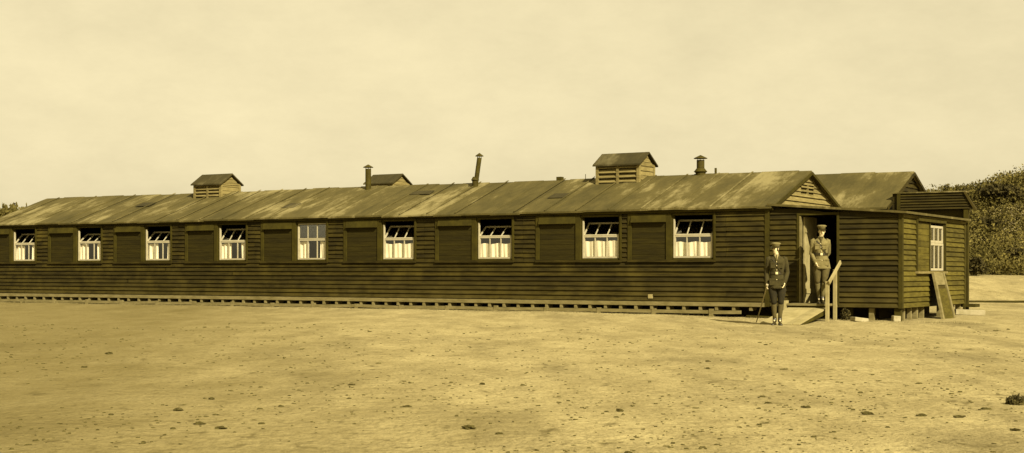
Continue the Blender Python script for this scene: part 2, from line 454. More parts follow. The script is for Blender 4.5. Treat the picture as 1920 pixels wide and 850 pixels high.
# end wall of the lean-to, facing right
EO = (0.95, 2.55, 1.30, 2.30)
eastwall = EAST(LX)
b = MB()
EW = (2.24, 3.40, 1.13, 2.20)        # sash part of the opening; the rest is the shutter
clad(b, eastwall, 0.05, LD, ZB + 0.02, 2.34, [(1.06, 3.56, 1.05, 2.31)])
w = b.build('porch_end_wall', M['annex'], hut)
b = MB()
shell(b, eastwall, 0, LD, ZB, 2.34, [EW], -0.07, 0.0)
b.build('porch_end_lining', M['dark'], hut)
b = MB()   # corner boards
b.box(LX - 0.045, LX + 0.045, -0.045, 0.05, ZB, 2.35)
b.build('corner_board', M['trim'], hut); b = MB()
b.box(-0.06, 0.05, -0.050, 0.0, ZB, 2.58)
b.build('corner_board', M['trim'], hut); b = MB()
b.box(LX - 0.0, LX + 0.05, LD - 0.08, LD + 0.03, ZB - 0.15, 2.35)
b.build('corner_board', M['trim'], hut)

# gable of the front hut
def tri(zb, zr, half, mid):
    def f(z):
        k = half * (zr - z) / (zr - zb); return mid - k, mid + k
    return f
b = MB()
GV = (2.14, 3.06, 2.93, 3.21)
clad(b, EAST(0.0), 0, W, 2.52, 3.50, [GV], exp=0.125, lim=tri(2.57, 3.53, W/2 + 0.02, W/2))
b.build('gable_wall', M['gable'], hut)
b = MB()
b.v = [(-0.04, 0, ZB), (-0.04, W, ZB), (-0.04, W, 2.58), (-0.04, W/2, 3.5), (-0.04, 0, 2.58),
       (-0.01, 0, ZB), (-0.01, W, ZB), (-0.01, W, 2.58), (-0.01, W/2, 3.5), (-0.01, 0, 2.58)]
b.f = [(0, 1, 2, 3, 4), (9, 8, 7, 6, 5), (0, 5, 6, 1), (1, 6, 7, 2), (2, 7, 8, 3), (3, 8, 9, 4), (4, 9, 5, 0)]
b.build('gable_lining', M['dark'], hut)
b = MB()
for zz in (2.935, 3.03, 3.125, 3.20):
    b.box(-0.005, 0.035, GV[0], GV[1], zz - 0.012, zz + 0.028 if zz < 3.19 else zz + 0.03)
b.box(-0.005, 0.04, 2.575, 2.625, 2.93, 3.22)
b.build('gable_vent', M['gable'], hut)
b = MB()   # far gable, left end, and rear wall
clad(b, lambda u, n, z: (-L - n, u, z), 0, W, ZB, 3.50, lim=lambda z: (0, W) if z < 2.58 else tri(2.57, 3.53, W/2, W/2)(z))
clad(b, lambda u, n, z: (u, W + n, z), -L, 0, ZB, 2.58, exp=0.25)
b.build('rear_wall', M['creosote'], hut)
b = MB()
b.box(-L + 0.02, -0.05, W - 0.06, W - 0.01, ZB, 2.58)
b.box(-L, -L + 0.05, 0.08, W, ZB, 2.58)
b.box(-L, LX - 0.08, 0.075, LD - 0.08, ZB + 0.01, ZB + 0.06)
b.box(-L, 0, 0.08, W - 0.1, 2.50, 2.54)          # ceiling
b.box(0.01, LX - 0.1, LD - 0.07, LD - 0.02, ZB, 2.34)
b.box(-3.4, -3.34, 0.08, W - 0.08, ZB, 2.49)     # partitions
b.build('interior', M['dark'], hut)

# felt roofs
def gable_roof(par, xa, xb, y0, half, ze, zr, over=0.14, name='roof', endover=0.13, seed=3):
    rr = random.Random(seed)
    mb = MB(); mid = y0 + half
    k = (zr - ze) / half
    x = xa - endover
    x_end = xb + endover
    i = 0
    while x < x_end - 0.02:
        wd = rr.uniform(0.84, 0.96); x2 = min(x + wd, x_end)
        if x_end - x2 < 0.25: x2 = x_end
        for sgn in (-1, 1):
            lift = 0.012 * (i % 2) + rr.uniform(0, 0.006)
            ye = mid + sgn * (half + over + rr.uniform(-0.012, 0.012)); yr = mid
            zee = ze - over * k
            segs = 5
            for s in range(segs):      # one strip, slightly cockled
                pass
            n0 = len(mb.v)
            for s in range(segs + 1):
                f = s / segs
                yy = ye + (yr - ye) * f; zz = zee + (zr - zee) * f + lift + rr.uniform(-0.006, 0.006) * (0 < s < segs)
                sag = -0.012 * math.sin((x + 0.0) * 0.55)
                mb.v += [(x - 0.03, yy, zz + sag), (x2, yy, zz + sag), (x - 0.03, yy, zz - 0.045 + sag), (x2, yy, zz - 0.045 + sag)]
            for s in range(segs):
                a = n0 + 4*s; c = a + 4
                mb.f += [(a, a+1, c+1, c), (a+2, c+2, c+3, a+3), (a, c, c+2, a+2), (a+1, a+3, c+3, c+1)]
            mb.f += [(n0, n0+2, n0+3, n0+1), (n0+4*segs, n0+4*segs+1, n0+4*segs+3, n0+4*segs+2)]
        x = x2; i += 1
    # ridge roll
    return mb.build(name, M['felt'], par)
rf = gable_roof(hut, -L, 0.0, 0.0, W/2, ZE, ZR)
b = MB()
for s in (-1, 1):   # barge boards and eaves board
    b.bar((0.15, W/2 + s * 0.0, ZR - 0.06), (0.15, W/2 + s * (W/2 + 0.10), ZE - 0.10), 0.02, 0.07)
b.box(-L - 0.1, 0.12, -0.055, -0.030, 2.465, 2.545)
b.build('fascia', M['trim'], hut)
b = MB()   # battens nailed down the felt joints
rr = random.Random(5)
x = -L + 0.5
while x < -0.1:
    k = (ZR - ZE) / (W/2)
    b.bar((x, -0.13, ZE - 0.14*k + 0.035), (x + rr.uniform(-.02, .02), W/2 - 0.03, ZR + 0.03), 0.035, 0.018)
    x += 0.9 * rr.choice([1, 1, 2])
b.build('roof_batten', M['felt'], hut)
for (tx, sy, wx_, wy_) in ((-6.4, 0.9, 0.5, 0.35), (-11.3, 1.6, 0.7, 0.3), (-15.2, 0.7, 0.45, 0.4), (-21.7, 1.3, 0.6, 0.35)):
    k = (ZR - ZE) / (W/2); q = MB(); z0_ = ZE + sy * k + 0.030
    q.hexa([(tx, sy, z0_), (tx + wx_, sy + .02, z0_), (tx + wx_ - .03, sy + wy_, z0_ + wy_ * k), (tx + .02, sy + wy_, z0_ + wy_ * k),
            (tx, sy, z0_ + .012), (tx + wx_, sy + .02, z0_ + .012), (tx + wx_ - .03, sy + wy_, z0_ + wy_ * k + .012), (tx + .02, sy + wy_, z0_ + wy_ * k + .012)])
    q.build('felt_patch', M['felt_dark'], hut)
# lean-to roof
b = MB()
b.hexa([(0.02, -0.14, 2.575), (LX + 0.16, -0.14, 2.335), (LX + 0.16, LD + 0.1, 2.335), (0.02, LD + 0.1, 2.575),
        (0.02, -0.14, 2.625), (LX + 0.16, -0.14, 2.385), (LX + 0.16, LD + 0.1, 2.385), (0.02, LD + 0.1, 2.625)])
b.build('porch_roof', M['felt'], hut)
b = MB()
b.box(LX + 0.04, LX + 0.06, -0.02, LD + 0.02, 2.25, 2.325)
b.build('porch_fascia', M['annex'], hut)

# foundations under the front wall: bottom plate, joist ends, bearer, posts
b = MB(); b.box(-L, -0.0, -0.045, -0.036, ZB - 0.005, ZB + 0.09); b.build('bottom_plate', M['base'], hut)
x = -L + 0.15
while x < -0.2:
    jb = MB(); jb.box(x, x + 0.075, -0.03 + rnd.uniform(-.01, .01), 0.25, 0.14, ZB - 0.012); x += 0.42 + rnd.uniform(-0.02, 0.02)
    jb.build('joist_end', M['base'], hut)
PX = []
x = -L + 0.2; prev = None
posts = []
while x < -0.3: posts.append(x); x += 1.5
for i, x in enumerate(posts):
    xn = posts[i+1] if i + 1 < len(posts) else -0.6
    p = MB(); g0 = -0.15
    p.box(x - 0.05, x + 0.05, -0.06, 0.04, g0, 0.155 + rnd.uniform(-.01, .02)); p.build('post', M['base'], hut)
    q = MB(); j = rnd.uniform(-0.028, 0.014)
    q.hexa([(x + 0.055, -0.045, 0.055 + j), (xn - 0.055, -0.045, 0.055 - j), (xn - 0.055, 0.0, 0.055 - j), (x + 0.055, 0.0, 0.055 + j),
            (x + 0.055, -0.045, 0.135 + j), (xn - 0.055, -0.045, 0.135 - j), (xn - 0.055, 0.0, 0.135 - j), (x + 0.055, 0.0, 0.135 + j)])
    q.build('bearer', M['base'], hut)
b = MB()   # added dark sheet set back beneath the floor, blocking daylight under the hut
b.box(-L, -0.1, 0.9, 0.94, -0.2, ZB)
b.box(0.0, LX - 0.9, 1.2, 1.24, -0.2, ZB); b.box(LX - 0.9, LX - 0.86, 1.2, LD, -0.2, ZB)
b.build('underfloor_light_block', M['dark'], hut)
def upost(x, y, w=0.1, m='base', zt=ZB):
    p = MB(); p.box(x - w/2, x + w/2, y - w/2, y + w/2, -0.2, zt - 0.002); return p.build('post', M[m], hut)
upost(2.42, 0.10, 0.11); upost(LX - 0.08, 0.08, 0.14, 'trim'); upost(1.9, 0.2, 0.10, 'trim')
for yy, ww in ((0.45, 0.10), (1.0, 0.09), (1.45, 0.12), (2.0, 0.1), (3.6, 0.12), (4.7, 0.12), (5.35, 0.12)):
    upost(LX - 0.10, yy, ww, 'base')

q = MB(); q.box(-3.05, -2.93, -0.05, -0.001, 0.40, 0.50); q.build('pale_patch', M['pale'], hut)
# windows and the sliding shutter beside each
def sash(mb, x0, x1, z0, z1, y, cols=3, w=0.042, tilt=0.0, d=0.035, mw=0.024):
    """white sash; tilt swings the top inwards about the bottom rail"""
    ct, st = math.cos(tilt), math.sin(tilt)
    def T(x, yy, z): 
        dz = z - z0; dy = yy
        return (x, y + dy * ct + dz * st, z0 + dz * ct - dy * st)
    mb.box(x0, x1, 0, d, z0, z0 + w, T); mb.box(x0, x1, 0, d, z1 - w, z1, T)
    mb.box(x0, x0 + w, 0, d, z0 + w, z1 - w, T); mb.box(x1 - w, x1, 0, d, z0 + w, z1 - w, T)
    for c in range(1, cols):
        xx = x0 + (x1 - x0) * c / cols
        mb.box(xx - mw/2, xx + mw/2, 0.004, d - 0.004, z0 + w, z1 - w, T)
    return T

def curtain_mb(x0, x1, z0, z1, y, seed, gather=0.02):
    r2 = random.Random(seed); mb = MB(); n = 60; rows = 6
    f1, f2 = r2.uniform(38, 48), r2.uniform(15, 22); p1, p2 = r2.uniform(0, 6), r2.uniform(0, 6)
    for j in range(rows + 1):
        f = j / rows; zz = z0 + (z1 - z0) * f
        for i in range(n + 1):
            xx = x0 + (x1 - x0) * i / n
            a = gather * (0.6 + 0.4 * (1 - f))
            wv = a * (math.sin(xx * f1 + p1 + 0.8 * f) + 0.7 * math.sin(xx * f2 + p2 - 0.9 * f))
            mb.v.append((xx, y + wv, zz + (0.012 * math.sin(xx * f2 * .7 + p1) if j == rows else 0)))
    for j in range(rows):
        for i in range(n):
            a = j * (n + 1) + i; mb.f.append((a, a + 1, a + n + 2, a + n + 1))
    return mb

def window(i, t):
    xc = -t; x0, x1 = xc - WW/2, xc + WW/2
    lift = (i * 37 % 5 - 2) * 0.008
    f = MB()
    f.box(x0, x0 + 0.045, -0.01, 0.09, WZ0, WZ1); f.box(x1 - 0.045, x1, -0.01, 0.09, WZ0, WZ1)
    f.box(x0 + 0.046, x1 - 0.046, -0.01, 0.09, WZ1 - 0.04, WZ1)
    f.box(x0 + 0.046, x1 - 0.046, -0.012, 0.09, WZ0, WZ0 + 0.035)
    fo = f.build('window', M['trim'], hut)
    s = MB()
    ax0, ax1 = x0 + 0.05, x1 - 0.05
    zm = WZ0 + 0.60 + lift
    sash(s, ax0, ax1, WZ0 + 0.04, zm, 0.012)
    s.build('lower_sash', M['white'], fo)
    s2 = MB()
    tilt = [R(36), R(42), R(50), R(39), 0.0, R(38), R(46), R(52), R(44)][i]
    T = sash(s2, ax0, ax1, zm + 0.008, WZ1 - 0.05, 0.012, tilt=tilt, w=0.028, mw=0.02)
    s2.build('upper_sash', M['white'], fo)
    s3 = MB(); s3.box(x0 + 0.046, x0 + 0.07, -0.008, 0.05, WZ0 + 0.04, WZ1 - 0.13); s3.build('stile', M['white'], fo)
    g = MB(); g.v = [(ax0 + .04, 0.027, WZ0 + .08), (ax1 - .04, 0.027, WZ0 + .08), (ax1 - .04, 0.027, zm - .04), (ax0 + .04, 0.027, zm - .04)]; g.f = [(0, 1, 2, 3)]; g.build('glass_pane', M['glass'], fo)
    g = MB(); g.box(ax0 + 0.042, ax1 - 0.042, 0.016, 0.019, zm + 0.05, WZ1 - 0.092, T); g.build('glass_pane', M['glass'], fo)
    zc0, zc1 = WZ0 + 0.06, zm - 0.165 + 0.02 * math.sin(i * 2.3)
    if i <= 3:
        curtain_mb(ax0 + 0.01, ax1 - 0.01, zc0, zc1 + 0.02*(i % 2), 0.075, i, 0.012).build('curtain', M['cloth'], fo, smooth=True)
    else:
        lw = [0.34, 0.40, 0.42, 0.36, 0.44][i - 4]; rw = [0.27, 0.24, 0.20, 0.25, 0.22][i - 4]
        curtain_mb(ax0 + 0.01, ax0 + lw, zc0, zm - 0.06, 0.085, i, 0.018).build('curtain', M['cloth'], fo, smooth=True)
        curtain_mb(ax1 - rw, ax1 - 0.01, zc0, zm - 0.06, 0.085, i + 20, 0.018).build('curtain', M['cloth'], fo, smooth=True)
    # outer surround + shutter
    bx0, bx1, bz0, bz1 = bays[i]
    for (a_, c_) in [(bx1 - 0.05, bx1), (x0 - 0.13, x0)] + ([(bx0, bx0 + 0.10)] if i < 8 else []):
        sh = MB(); sh.box(a_, c_, -0.055, 0.0, bz0 + 0.03, bz1)
        so = sh.build('upright', M['trim'], hut)
    q = MB(); q.box(bx0, bx1, -0.085, 0.0, bz0 - 0.03, bz0 + 0.028); q.build('ledge', M['creosote'], hut)
    pz = MB(); px0, px1 = (bx0 + (0.10 if i < 8 else 0)), x0 - 0.13
    n = 7; zz0 = bz0 + 0.03; zh = (bz1 - 0.20 - zz0) / n
    for k in range(n):
        pz.box(px0 + 0.002, px1 - 0.002, -0.022 - rnd.uniform(0, .006), -0.001, zz0 + k*zh, zz0 + (k+1)*zh - 0.005)
    po = pz.build('shutter', M['panel'], hut)
    h = MB(); h.hexa([(px0 + .002, -0.115, bz1 - 0.205), (px1 - .002, -0.115, bz1 - 0.205), (px1 - .002, -0.0, bz1 - 0.205), (px0 + .002, -0.0, bz1 - 0.205),
                      (px0 + .002, -0.05, bz1), (px1 - .002, -0.05, bz1), (px1 - .002, 0, bz1), (px0 + .002, 0, bz1)])
    h.build('head_flap', M['trim'], po)
for i, t in enumerate(WT): window(i, t)

# end wall window with its shutter
ew = MB()
y0, y1, z0, z1 = 1.06, 3.56, 1.05, 2.27
P3 = eastwall
ew.box(y0, y0 + 0.06, 0, 0.07, z0, z1, P3); ew.box(y1 - 0.06, y1, 0, 0.07, z0, z1, P3)
ew.box(y0 + .06, y1 - .06, 0, 0.09, z1 - 0.06, z1, P3)
fo = ew.build('end_window', M['trim'], hut)
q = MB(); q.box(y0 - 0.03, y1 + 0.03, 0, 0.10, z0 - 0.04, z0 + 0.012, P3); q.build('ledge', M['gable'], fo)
q = MB()
for k in range(8):
    q.box(y0 + 0.065, EW[0] - 0.06, 0.0, 0.028 - (k % 2) * .004, z0 + 0.015 + k * 0.14, z0 + 0.015 + (k + 1) * 0.14 - 0.008, P3)
q.build('shutter', M['annex'], fo)
q = MB()
q.box(EW[0] - 0.055, EW[0], 0, 0.05, z0 + 0.013, z1 - .062, P3)
q.box(EW[1] + 0.0, y1 - 0.061, 0, 0.04, z0 + 0.013, z1 - .062, P3)
q.build('frame', M['trim'], fo)
def sash_e(mb, a, b_, c, d, n, w=0.055):
    mb.box(a, b_, n, n + 0.03, c, c + w, P3); mb.box(a, b_, n, n + 0.03, d - w, d, P3)
    mb.box(a, a + w, n, n + 0.03, c + w, d - w, P3); mb.box(b_ - w, b_, n, n + 0.03, c + w, d - w, P3)
    for k in (1, 2):
        xx = a + (b_ - a) * k / 3; mb.box(xx - 0.022, xx + 0.022, n + .003, n + 0.027, c + w, d - w, P3)
q = MB(); sash_e(q, EW[0] + .003, EW[1] - .003, EW[2] - 0.05, 1.73, 0.008); q.build('lower_sash', M['white'], fo)
q = MB(); sash_e(q, EW[0] + .003, EW[1] - .003, 1.735, EW[3] - 0.06, -0.0); q.build('upper_sash', M['white'], fo)
q = MB(); q.box(EW[0] + .02, EW[1] - .02, 0.013, 0.016, 1.15, 1.70, P3); q.build('glass_pane', M['glass'], fo)
q = MB(); q.box(EW[0] + .02, EW[1] - .02, 0.004, 0.007, 1.78, 2.10, P3); q.build('glass_pane', M['glass'], fo)

# door: casing, dark lobby, leaf swung inwards against the left
d = MB()
d.box(DX0 - 0.06, DX0, -0.05, 0.10, DZ0 - 0.02, DZ1 + 0.05); d.box(DX1, DX1 + 0.055, -0.05, 0.10, DZ0 - 0.02, DZ1 + 0.05)
d.box(DX0, DX1, -0.05, 0.10, DZ1, DZ1 + 0.05)
do = d.build('door_frame', M['trim'], hut)
q = MB(); q.box(DX0 + .001, DX0 + 0.03, -0.052, 0.08, DZ0, DZ1 - 0.02); q.build('door_stop', M['base'], do)
q = MB()
for k in range(6): q.box(DX0 + 0.035, DX0 + 0.07, 0.12 + k * 0.138, 0.12 + (k + 1) * 0.138 - 0.004, DZ0 + 0.02, DZ1 - 0.03)
for zz in (0.55, 1.95): q.box(DX0 + 0.07, DX0 + 0.09, 0.14, 0.92, zz, zz + 0.11)
dl = q.build('door', M['pale'], hut)
q = MB(); q.box(DX0 + 0.07, DX0 + 0.13, 0.82, 0.86, 1.26, 1.30); q.build('handle', M['iron'], dl)
q = MB(); q.box(DX0 - 0.02, DX1 + 0.02, -0.06, 0.12, DZ0 - 0.06, DZ0 - 0.003); q.build('threshold', M['base'], do)

# roof ventilators
def turret(par, x, yc, zr, h=0.35, wx=0.62, dy=0.52, louv=True, k=0.36, m='base'):
    base = zr - dy * k - 0.05; ze = zr + h - 0.06; zt = ze + 0.27
    b = MB()
    for sx in (-1, 1):
        for sy in (-1, 1): b.box(x + sx*wx - 0.04, x + sx*wx + 0.04, yc + sy*dy - 0.04, yc + sy*dy + 0.04, base, ze)
    b.box(x - 0.035, x + 0.035, yc - dy - 0.035, yc - dy + 0.03, base, ze)
    b.box(x - wx - 0.035, x + wx + 0.035, yc - dy - 0.032, yc + dy + 0.032, ze - 0.06, ze - 0.002)
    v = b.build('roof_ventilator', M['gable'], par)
    for sgn in (-1, 1):
        q = MB()
        PE = (lambda u, n, z, s=sgn: (x + s * (wx + n), u, z))
        clad(q, PE, yc - dy + 0.04, yc + dy - 0.04, base, zt - 0.03, exp=0.12, t=0.025,
             lim=lambda z: (yc - dy + .04, yc + dy - .04) if z < ze - .02 else (yc - dy * (zt - z) / (zt - ze), yc + dy * (zt - z) / (zt - ze)))
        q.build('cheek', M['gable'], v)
    q = MB(); q.box(x - wx + 0.05, x + wx - 0.05, yc - 0.05, yc + 0.05, base + .1, ze - 0.02); q.build('inner_baffle', M['dark'], v)
    q = MB(); nl = 4
    for s in (-1, 1):
        for i in range(nl):
            za = base + 0.05 + (ze - base - 0.05) * i / nl
            q.hexa([(x - wx + .04, yc + s*(dy + .03), za), (x + wx - .04, yc + s*(dy + .03), za), (x + wx - .04, yc + s*(dy - .07), za + .095), (x - wx + .04, yc + s*(dy - .07), za + .095),
                    (x - wx + .04, yc + s*(dy + .035), za + .018), (x + wx - .04, yc + s*(dy + .035), za + .018), (x + wx - .04, yc + s*(dy - .06), za + .113), (x - wx + .04, yc + s*(dy - .06), za + .113)])
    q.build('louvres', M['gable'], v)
    q = MB(); o = 0.10; ox = 0.10
    for s in (-1, 1):
        sl_ = (zt - ze) / dy
        ye = yc + s * (dy + o); zee = ze - o * sl_
        q.hexa([(x - wx - ox, ye, zee), (x + wx + ox, ye, zee), (x + wx + ox, yc, zt), (x - wx - ox, yc, zt),
                (x - wx - ox, ye, zee + .04), (x + wx + ox, ye, zee + .04), (x + wx + ox, yc, zt + .04), (x - wx - ox, yc, zt + .04)])
    q.build('ventilator_roof', M['felt_dark'], v)
    return v
turret(hut, -4.97, W/2 - 0.05, ZR, h=0.40, dy=0.44, wx=0.6)
turret(hut, -19.35, W/2 - .08, ZR, h=0.33, dy=0.42, wx=0.54)

# stove pipes
def pipe(par, x, y, z0, z1, r, lean=(0, 0), style='cone', collar=None):
    b = MB(); top = (x + lean[0], y + lean[1], z1)
    pts = [(x, y, z0 + (z1 - z0) * 0), (x + lean[0]*.5, y + lean[1]*.5, (z0 + z1)/2), top]
    b.tube(pts, r, 16)
    p = b.build('stove_pipe', M['iron'], par, smooth=False)
    c = MB()
    c.tube([(top[0], top[1], z1 + 0.035), (top[0], top[1], z1 + 0.05), (top[0], top[1], z1 + 0.13)], [r * 1.75, r * 1.75, 0.006], 16)
    for k in range(3):
        a = k * 2.1; dx, dy = math.cos(a) * r * .9, math.sin(a) * r * .9
        c.tube([(top[0] + dx, top[1] + dy, z1 - 0.03), (top[0] + dx, top[1] + dy, z1 + 0.05)], 0.008, 6)
    c.build('cowl', M['iron'], p)
    if collar:
        q = MB(); q.tube([(x, y, z0 - 0.05), (x, y, z0 + collar), (x, y, z0 + collar + 0.03), (x + .0, y, z0 + collar + 0.12)], [r * 1.3, r * 1.3, r * 1.75, r * 1.0], 16)
        q.build('collar', M['iron'], p)
    return p
pipe(hut, -13.25, 2.3, 3.35, 4.05, 0.085)
pipe(hut, -9.50, 2.25, 3.35, 4.22, 0.066, lean=(0.14, 0.0), collar=0.22)
pipe(hut, -2.84, 2.6, 3.45, 3.92, 0.10, collar=0.14)
q = MB(); q.tube([(-2.42, 2.6, 3.45), (-2.42, 2.6, 3.70)], 0.032, 8); q.build('vent_stub', M['iron'], hut)
q = MB(); q.box(-7.10, -6.95, 2.6, 2.75, 3.5, 3.63); q.build('vent_stub', M['iron'], hut)
q = MB(); q.tube([(-6.25, 2.7, 3.5), (-6.25, 2.7, 3.68)], 0.010, 6); q.tube([(-5.98, 2.7, 3.5), (-5.98, 2.7, 3.62)], 0.008, 6)
q.tube([(-5.72, 2.6, 3.5), (-5.72, 2.6, 3.75)], 0.012, 6); q.build('wire_stay', M['iron'], hut)

# ------------------------------------------------------------------ rear hut
rear = empty('rear_hut', (CX, CY, 0), ANG)
tag(rear, 'second gabled hut standing parallel behind the long one, its dark boarded gable above the lean-to', 'hut')
RX = 1.07; RY = 5.55; RH = 2.4; RZE = 2.78; RZR = 3.80
gable_roof(rear, -19.5, RX, RY - 0.15, RH, RZE, RZR, name='roof', seed=11)
b = MB()
clad(b, EAST(RX), RY - 0.15, RY - 0.15 + 2*RH, ZB, RZR - 0.05, exp=0.125, lim=lambda z: (RY - .15, RY - .15 + 2*RH) if z < RZE else tri(RZE, RZR, RH, RY - .15 + RH)(z))
b.build('gable_wall', M['creosote'], rear)
b = MB(); b.box(-19.5, RX - 0.03, RY, RY + 2*RH - 0.3, ZB, RZE - 0.08); b.build('inner_wall', M['dark'], rear)
b = MB()
clad(b, lambda u, n, z: (u, RY + 2*RH - 0.3 + n, z), -19.5, RX, ZB, RZE - 0.05, exp=0.25)
clad(b, lambda u, n, z: (-19.5 - n, u, z), RY - 0.15, RY - 0.15 + 2*RH, ZB, RZR - 0.05, lim=lambda z: (RY - .15, RY - .15 + 2*RH) if z < RZE else tri(RZE, RZR, RH, RY - .15 + RH)(z))
b.build('rear_wall', M['creosote'], rear)
b = MB()
for s in (-1, 1):
    b.bar((RX + 0.15, RY - .15 + RH, RZR - 0.06), (RX + 0.15, RY - .15 + RH + s * (RH + 0.10), RZE - 0.10), 0.02, 0.08)
b.build('barge_board', M['creosote'], rear)
turret(rear, -16.55, RY - .15 + RH, RZR, h=0.28, wx=0.52, dy=0.46)


# boarded annex at its end, rising above the lean-to roof
ann = empty('boarded_annex', (CX, CY, 0), ANG)
tag(ann, 'dark flat-topped boarded annex with slanting right edge rising behind the lean-to end wall', 'annex')
b = MB()
AY = 5.68; z = 2.66; AX1 = 3.12
for k in range(6):
    zt = z + 0.07
    xr = lambda zz: AX1 + 0.22 - 0.28 * (zz - 2.66) / 0.42
    b.hexa([(1.45, AY - 0.045, z), (xr(z), AY - 0.045, z), (xr(z), AY, z), (1.45, AY, z),
            (1.45, AY - 0.008, zt), (xr(zt), AY - 0.008, zt), (xr(zt), AY, zt), (1.45, AY, zt)])
    z = zt
b.build('weatherboards', M['creosote'], ann)
b = MB()
b.hexa([(RX + .16, AY + .002, 2.66), (AX1 + .20, AY + .002, 2.66), (AX1 + .20, AY + 0.35, 2.66), (RX + .16, AY + 0.35, 2.66),
        (RX + .16, AY + .002, 3.08), (AX1 - .08, AY + .002, 3.08), (AX1 - .08, AY + 0.35, 3.08), (RX + .16, AY + 0.35, 3.08)])
b.build('upper_wall', M['creosote'], ann)
b = MB(); b.box(RX + .16, AX1 - 0.03, AY - 0.06, AY + 0.4, 3.083, 3.115); b.build('roof', M['felt'], ann)
b = MB(); b.box(RX + 0.16, AX1 - .05, AY + 0.12, AY + 0.3, 0.2, 2.655); b.build('recessed_wall', M['dark'], ann)
b = MB(); b.bar((AX1 + 0.25, AY - 0.05, 2.60), (AX1 - 0.03, AY - 0.05, 3.09), 0.05, 0.04, up=(0, 1, 0)); b.build('barge_board', M['dark'], ann)
b = MB(); b.box(1.36, 1.447, AY - 0.05, AY - 0.002, 2.66, 3.07); b.build('edge_board', M['trim'], ann)
b = MB(); b.box(AX1 - 0.06, AX1 + 0.05, AY - 0.02, AY + 0.1, -0.1, 2.66); b.box(AX1 - 0.1, AX1 + 0.28, AY - .2, AY + .25, 0.16, 0.24); b.build('corner_post', M['trim'], ann)

# ------------------------------------------------------------------ ramp and handrail at the door
ramp = empty('door_ramp', (CX, CY, 0), ANG)
tag(ramp, 'pale wooden gangway sloping from the open doorway to the sand, handrail on its right', 'ramp')
b = MB()
g0 = loc2w(1.0, -3.0); gzr = gz(g0.x, g0.y)
yA, zA = -0.62, 0.245; yB, zB_ = -2.4, gzr + 0.02
def rampz(y): return zA + (zB_ - zA) * (y - yA) / (yB - yA)
xs0, xs1 = 0.72, 1.62
nb = 9
for k in range(6):
    a = xs0 + (xs1 - xs0) * k / 6; c = xs0 + (xs1 - xs0) * (k + 1) / 6 - 0.006
    yl_ = yB + rnd.uniform(-0.03, 0.05)
    b.hexa([(a, yl_, rampz(yl_) - 0.03), (c, yl_, rampz(yl_) - 0.03), (c, yA, zA - 0.03), (a, yA, zA - 0.03),
            (a, yl_, rampz(yl_)), (c, yl_, rampz(yl_)), (c, yA, zA), (a, yA, zA)])
b.build('deck', M['pale'], ramp)
b = MB()
for k in range(4): b.box(xs0 - 0.02, xs1 + 0.02, -0.65 + k * 0.145, -0.65 + (k + 1) * 0.145 - 0.008, 0.290, 0.335)
b.build('landing', M['base'], ramp)
b = MB()
b.box(xs0, xs1, -0.62, -0.58, 0.19, 0.289)
for xx in (xs0 + 0.02, xs1 - 0.07):
    b.hexa([(xx, yB + 0.3, -0.1), (xx + .05, yB + .3, -0.1), (xx + .05, -0.6, 0.10), (xx, -0.6, 0.10),
            (xx, yB + 0.3, rampz(yB + .3) - .034), (xx + .05, yB + .3, rampz(yB + .3) - .034), (xx + .05, -0.6, zA - .034), (xx, -0.6, zA - .034)])
b.build('bearer', M['trim'], ramp)
b = MB()
b.hexa([(xs0 - .08, -0.75, -0.03), (xs0 - .03, -0.75, -0.03), (xs0 - .03, -0.55, -0.03), (xs0 - .08, -0.55, -0.03),
        (xs0 - .08, -0.66, 0.40), (xs0 - .03, -0.66, 0.40), (xs0 - .03, -0.50, 0.40), (xs0 - .08, -0.50, 0.40)])
b.build('kerb_block', M['pale'], ramp)
HX = 1.69
for yy, zt, w in ((-0.78, 0.84, 0.07), (-0.26, 1.10, 0.07)):
    q = MB(); q.box(HX - w/2, HX + w/2, yy - w/2, yy + w/2, -0.15, zt); q.build('handrail_post', M['pale'], ramp)
q = MB(); q.bar((HX + .055, -0.84, 0.80), (HX + .055, -0.05, 1.27), 0.03, 0.085); q.build('handrail', M['pale'], ramp)

# ------------------------------------------------------------------ framed board leaning under the end window
lb = empty('leaning_board', (CX, CY, 0), ANG)
tag(lb, 'tall framed board with pale top panel leaning on the end wall below its window', 'board')
b0, b1 = 2.1, 3.1
def LB(u, n, z):      # u along the wall, z along the board, n out of the board
    top = Vector((LX + 0.11, 0, 1.02)); bot = Vector((LX + 0.36, 0, -0.06))
    p = bot.lerp(top, z); d = (top - bot).normalized(); nn = Vector((d.z, 0, -d.x))
    uu = (b0 + b1) / 2 + (u - 0.5) * (1.16 - 0.22 * z)
    q = p + nn * n; return (q.x, uu, q.z)
b = MB(); b.box(0.12, 0.88, 0.0, 0.02, 0.0, 0.66, LB); b.build('lower_panel', M['annex'], lb)
b = MB(); b.box(0.12, 0.88, 0.0, 0.03, 0.74, 1.0, LB); b.build('upper_panel', M['base'], lb)
b = MB(); b.box(0.12, 0.88, -0.002, 0.008, 0.661, 0.739, LB); b.build('slot', M['dark'], lb)
for a, c in ((0.0, 0.119), (0.881, 1.0)):
    b = MB(); b.box(a, c, -0.01, 0.045, -0.02, 1.01, LB); b.build('side_rail', M['base'], lb)

